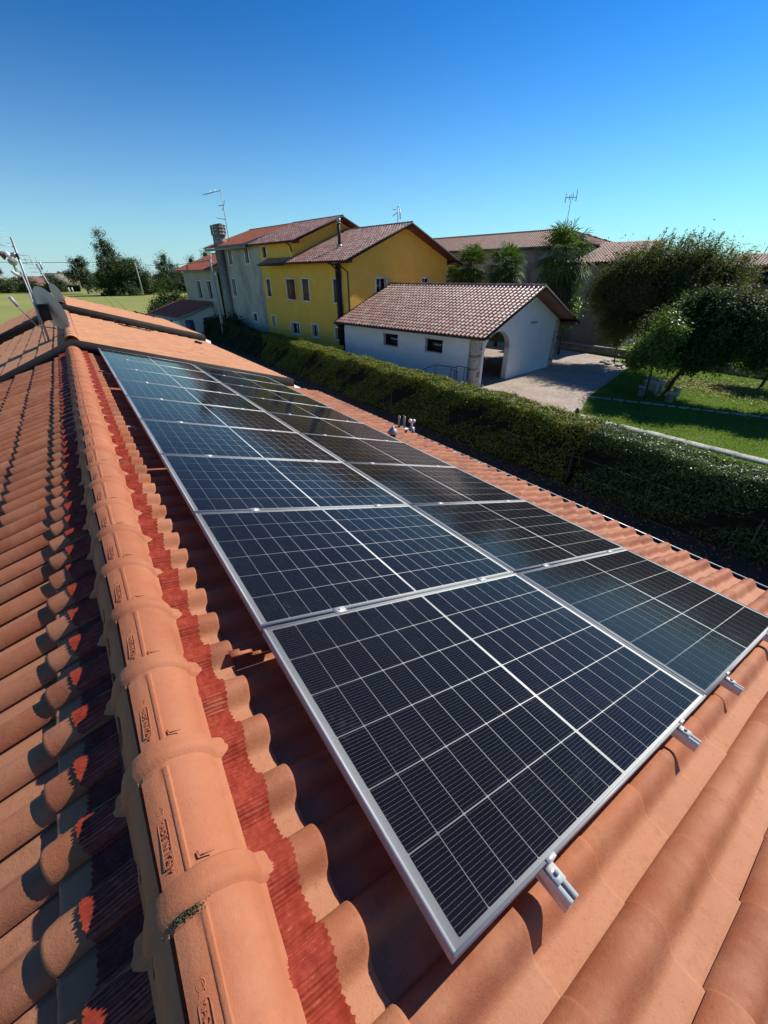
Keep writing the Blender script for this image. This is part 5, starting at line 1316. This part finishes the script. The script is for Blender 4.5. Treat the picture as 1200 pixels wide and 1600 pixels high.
# fan palms
def palm(label, base, h, nf, rad, seed, skirt=True):
    r_ = np.random.default_rng(seed); base = np.array(base, float)
    t_ = thing('fan_palm', label, 'palm tree', tuple(base), 'fan palms before the old building')
    zs = np.linspace(0, h, 14)
    mb = MB(); mb.tube([base+np.array([0.05*math.sin(z), 0.04*math.cos(z*1.3), z]) for z in zs], [0.17+0.025*((i % 2)) for i in range(14)], 10); mb.build('trunk', M['palm_bark'], t_, True)
    top_ = base+np.array([0, 0, h])
    def fans(n, el0, el1, Lp, Lf, wid, droop, mat, name, zoff=0.0):
        V = []; Vp = MB()
        for i in range(n):
            az = r_.uniform(0, 2*np.pi); el = R(r_.uniform(el0, el1)); d = np.array([math.cos(az)*math.cos(el), math.sin(az)*math.cos(el), math.sin(el)])
            st_ = top_+np.array([0, 0, r_.uniform(-0.25, 0.1)+zoff*r_.random()]); lp = Lp*r_.uniform(0.8, 1.15); e = st_+d*lp; e[2] -= droop*lp*0.35
            Vp.bar(st_, e, 0.022)
            s = np.cross(d, UP); s /= np.linalg.norm(s); u = np.cross(s, d)
            u = u*math.cos(0.5)+d*0.0
            for k in range(13):
                a = (k-6)/6*1.75; lf = Lf*r_.uniform(0.85, 1.1)*(1-0.25*abs(a)/1.75)
                q = d*math.cos(a)+s*math.sin(a); q = q+u*r_.normal(0.08, 0.06); q /= np.linalg.norm(q)
                w = np.cross(q, u); w = w/(np.linalg.norm(w)+1e-6)*wid
                m_ = e+q*lf*0.6; m_[2] -= droop*lf*0.12; t2 = e+q*lf; t2[2] -= droop*lf*0.55
                V += [e-w*0.3, e+w*0.3, m_+w, m_-w, m_-w, m_+w, t2+w*0.15, t2-w*0.15]
        V = np.array(V)
        leaves_obj(name, V, M[mat], t_, base); Vp.build('petioles', M['lf_palm'], t_)
    fans(int(nf*1.3), -35, 80, rad*0.42, rad*0.50, 0.048, 0.55, 'lf_palm', 'fronds')
    fans(int(nf*0.7), -50, -5, rad*0.40, rad*0.48, 0.044, 0.9, 'lf_palm', 'lower_fronds', -0.5)
    if skirt: fans(int(nf*0.8), -85, -50, rad*0.36, rad*0.48, 0.044, 1.2, 'lf_deadpalm', 'dead_skirt', -1.3)
palm('tallest fan palm, right of the others, beside the outbuilding roof ridge', W(15.0, 2.9, G), 7.7, 50, 3.1, 11)
palm('middle fan palm standing just right of the leftmost pair', W(15.5, 8.3, G), 6.9, 44, 2.5, 12)
palm('fan palm between the yellow gable and the middle palm', W(14.6, 11.4, G), 6.9, 44, 2.5, 13)
palm('lowest fan palm half hidden behind the yellow house eave', W(16.0, 14.2, G), 5.6, 34, 2.2, 14)

# dark bush at the row's far corner and shrubs by the grey house
bl = [(11.9, 70, -2.6, 2.6, 2.8, 2.1), (10.4, 68, -3.2, 1.5, 2, 1.3), (13.6, 70, -3.0, 1.6, 2, 1.5)]
limb_tree('laurel_bush', 'large dark glossy bush at the meadow edge beyond the last roof', 'bush', (12.0, 70, G), [(12, 70, G), (12, 70, -3.6), (12, 70, -3.0)], bl, 16000, 'lf_dark', 0.26, 0.5, 0.45, 120, 0.2, limbs=8)
c0 = W(-0.6, 29.3)
bl = [(c0[0], c0[1], -3.3, 1.0, 1.3, 0.9)]
limb_tree('garden_shrub', 'dark shrub at the foot of the grey house chimney', 'bush', (c0[0], c0[1], G), [(c0[0], c0[1], G), (c0[0], c0[1], -4.2), (c0[0], c0[1], -3.7)], bl, 3500, 'lf_dark', 0.2, 0.5, 0.3, 40, 0.08, limbs=6)
c0 = W(-0.2, 33.5)
bl = [(c0[0], c0[1], -3.4, 0.8, 0.8, 0.9)]
limb_tree('garden_shrub', 'round shrub beside the shed door below the beige house', 'bush', (c0[0], c0[1], G), [(c0[0], c0[1], G), (c0[0], c0[1], -4.2), (c0[0], c0[1], -3.7)], bl, 2500, 'lf_dark', 0.2, 0.5, 0.3, 30, 0.07, limbs=6)

# ================================================================== FAR MEADOW EDGE
def far_tree(label, x, y, w, h, leaf, n, name='field_tree', low=0.15, loose=0.5, group='trees along the far edge of the meadow'):
    bl = []
    k = 5
    for i in range(k):
        q = i/(k-1); bl.append((x+rng.normal(0, w*0.12), y+rng.normal(0, w*0.1), G+h*(low+0.1+0.66*q), w*0.5*(1-0.35*q)*rng.uniform(0.8, 1.1), w*0.4*(1-0.35*q), h*0.2))
    for i in range(5): bl.append((x+rng.uniform(-0.35, 0.35)*w, y, G+h*rng.uniform(low+0.15, 0.55), w*0.25, w*0.25, h*0.14))
    limb_tree(name, label, 'tree', (x, y, G), [(x, y, G), (x+0.1, y, G+h*0.3), (x, y, G+h*0.6), (x, y, G+h*0.85)], bl, int(n*2.2), leaf, 0.0035*h+0.42, 0.5, 0.40+0.03*h, 110, 0.25, group=group, limbs=10, shell=loose, droop=0.2, core=0.35)
far_tree('lone loose crowned poplar in the meadow, left of the big clump', 8.2, 215, 9.5, 12.2, 'lf_mid', 5000)
far_tree('tall loose topped tree rising highest over the far clump', 18.6, 196, 11, 17.5, 'lf_mid', 7500, loose=0.6)
far_tree('dark bushy tree filling the left half of the far clump', 14.8, 190, 11, 11.0, 'lf_dark', 7000, low=0.0)
far_tree('broad green tree filling the right half of the far clump', 21.8, 188, 12.5, 12.5, 'lf_mid', 8500, low=0.0)
far_tree('low dark tree at the right foot of the far clump', 27.0, 192, 10, 8.0, 'lf_dark', 4500, low=0.0)
far_tree('pale slender tree in the gap left of the beige house', 41.5, 230, 9, 14.2, 'lf_mid', 3600)
far_tree('small dark tree standing next to the pale slender one', 46.5, 232, 7, 11.0, 'lf_dark', 2600)
far_tree('tree behind the beige roof, left of two', 52.5, 225, 8, 13.0, 'lf_mid', 3200)
far_tree('leafy tree behind the beige roof, right of two', 57.5, 222, 11, 15.5, 'lf_light', 4200)
far_tree('low bushy tree below the slender pale tree', 36.0, 215, 13, 8.0, 'lf_dark', 5500, low=0.0)
far_tree('low wide tree left of the beige house', 44.0, 205, 13, 7.5, 'lf_mid', 5000, low=0.0)
far_tree('round tree beside the far farmhouse', -1.5, 245, 9, 7.5, 'lf_mid', 2800, low=0.0)
far_tree('dark round tree in front of the far farmhouse', -10.5, 240, 8, 7.0, 'lf_dark', 2600, low=0.0)
far_tree('big tree at the left border of the view over the meadow', -21, 250, 14, 10.5, 'lf_mid', 4800, low=0.0)
def treeline(name, label, x0, x1, y, h, n):
    x = rng.uniform(x0, x1, n); yy = y+rng.normal(0, 5, n)
    hh = h*(0.65+0.25*np.sin(x*0.11)+0.15*np.sin(x*0.31+1)+0.1*np.sin(x*0.9)); z = G+hh*rng.uniform(0, 1, n)**0.7
    V = leaf_quads(np.stack([x, yy, z], 1), 1.9, 0.7, np.tile([0, -1.0, 0.3], (n, 1)), 0.3)
    o = link(name, mesh_np(name, V, np.arange(4*n).reshape(n, 4), M['lf_dark'])); tag(o, label, 'woodland', kind='stuff')
treeline('far_woodland', 'distant dark line of woodland closing the meadow', -420, 700, 330, 8.5, 52000)
hd = hedge('meadow_hedge', 'low clipped hedge before the farmhouse across the meadow', -24, 7, 251, 252.5, G+2.4, 3500, 0.7, 'lf_dark', (-8, 251, G))
fh = thing('farmhouse', 'far farmhouse with wide brown roof across the meadow', 'house', (-8, 262, G))
MB().box(-13, -3, 258, 268, G, G+3.2).build('wall', M['beige'], fh)
MB().prism([(-14.5, 257, G+3.0), (-1.5, 257, G+3.0), (-4.5, 263, G+6.0), (-11.5, 263, G+6.0)], (0, 0.3, 0)).build('roof', M['tile_old'], fh)
MB().add([(-14.5, 257, G+3.1), (-1.5, 257, G+3.1), (-1.5, 269, G+3.1), (-14.5, 269, G+3.1), (-11, 263, G+6.1), (-5, 263, G+6.1)], [(0,1,5,4), (1,2,5), (2,3,4,5), (3,0,4)]).build('roof', M['tile_old'], fh)
MB().box(-5, -4.2, 262, 263, G+5, G+7.2).build('chimney', M['cement'], fh)
for x in (-11.5, -8.5, -5.5): MB().box(x, x+1.1, 257.9, 257.97, G+0.9, G+2.2).build('window', M['glass'], fh)
wh = thing('long_warehouse', 'long flat pale roofed shed on the horizon behind the farmhouse', 'warehouse', (4, 300, G))
MB().box(-6, 9.5, 300, 310, G, G+7.0).build('wall', M['grey'], wh)
MB().box(-6.5, 10, 299.5, 310.5, G+7.0, G+7.5).build('roof', M['cement'], wh)
rh = thing('red_roofed_house', 'small far house whose orange roof shows over the bushes', 'house', (42, 240, G))
MB().box(38, 47, 240, 248, G, G+4.2).build('wall', M['beige'], rh)
MB().add([(37, 239, G+4.2), (48, 239, G+4.2), (48, 249, G+4.2), (37, 249, G+4.2), (40.5, 244, G+6.8), (44.5, 244, G+6.8)], [(0,1,5,4), (1,2,5), (2,3,4,5), (3,0,4)]).build('roof', M['tile_pale'], rh)
wt = thing('water_tower', 'slim distant water tower standing over the trees at far left', 'water tower', (-22, 420, G))
MB().tube([(-22, 420, G), (-22, 420, 9)], 0.9, 10).build('shaft', M['concrete'], wt, True)
MB().tube([(-22, 420, 8), (-22, 420, 9.2), (-22, 420, 11.5), (-22, 420, 12.2)], [1.2, 2.6, 2.8, 0.8], 14).build('tank', M['concrete'], wt, True)
# small white things on the meadow
for i, (x, y, w, h, lab) in enumerate(((2.4, 236, 0.5, 2.0, 'left of two leaning white boards at the meadow edge'), (3.6, 236, 0.5, 2.0, 'right of two leaning white boards at the meadow edge'), (9.3, 225, 1.6, 1.4, 'crumpled white sheet under the lone poplar'), (-18, 262, 5, 0.9, 'long pale heap at the left end of the meadow hedge'))):
    mb = MB(); mb.prism([(x, y, G), (x+w, y, G), (x+w*0.75, y+0.3, G+h), (x-0.25*w, y+0.3, G+h*0.9)], (0, 0.4, 0))
    top('white_board' if i < 3 else 'pale_heap', mb, M['white'], (x, y, G), lab, 'board' if i < 2 else ('sheet' if i == 2 else 'heap'))
# poles and lines
pl1 = thing('utility_pole', 'leaning pale concrete pole beside the big far clump of trees', 'utility pole', (22.6, 180, G))
MB().tube([(22.9, 180, G), (22.9, 180, 5.6)], [0.22, 0.13], 8).build('shaft', M['concrete'], pl1, True)
c = W(-2.0, 28.9)
pl2 = thing('utility_pole', 'pale pole with crossarm standing before the grey house', 'utility pole', (c[0], c[1], G))
MB().tube([(c[0], c[1], G), (c[0], c[1], 2.6)], [0.15, 0.10], 10).build('shaft', M['concrete'], pl2, True)
MB().bar((c[0]-0.9, c[1]+0.5, 2.35), (c[0]+0.25, c[1]-0.1, 2.35), 0.06).build('crossarm', M['galv'], pl2)
MB().tube([(c[0]+0.12, c[1], 2.1), (c[0]+0.12, c[1], 3.0)], 0.035, 6).build('bracket', M['galv'], pl2)
MB().tube([(c[0]+0.2, c[1]-0.15, 1.25), (c[0]+0.2, c[1]-0.15, 1.5)], 0.09, 8).build('insulator', M['plastic'], pl2, True)
def cable(label, p, q, sag, r):
    p, q = np.array(p, float), np.array(q, float); t = np.linspace(0, 1, 24)
    pts = p+(q-p)*t[:, None]; pts[:, 2] -= sag*4*t*(1-t)
    mb = MB(); mb.tube(pts, r, 5)
    top('overhead_cable', mb, M['wire'], tuple(p), label, 'cable')
cable('overhead cable running from the left border to the far pole', (-40, 182, 5.6), (22.9, 180, 5.5), 0.6, 0.07)
cable('overhead cable from the far pole to the pole before the grey house', (22.9, 180, 5.5), (c[0], c[1], 2.5), 0.8, 0.03)
cable('lower sagging cable from the far pole to the beige house', (22.9, 180, 4.0), W(0.3, 41.5, 0.9), 1.0, 0.03)
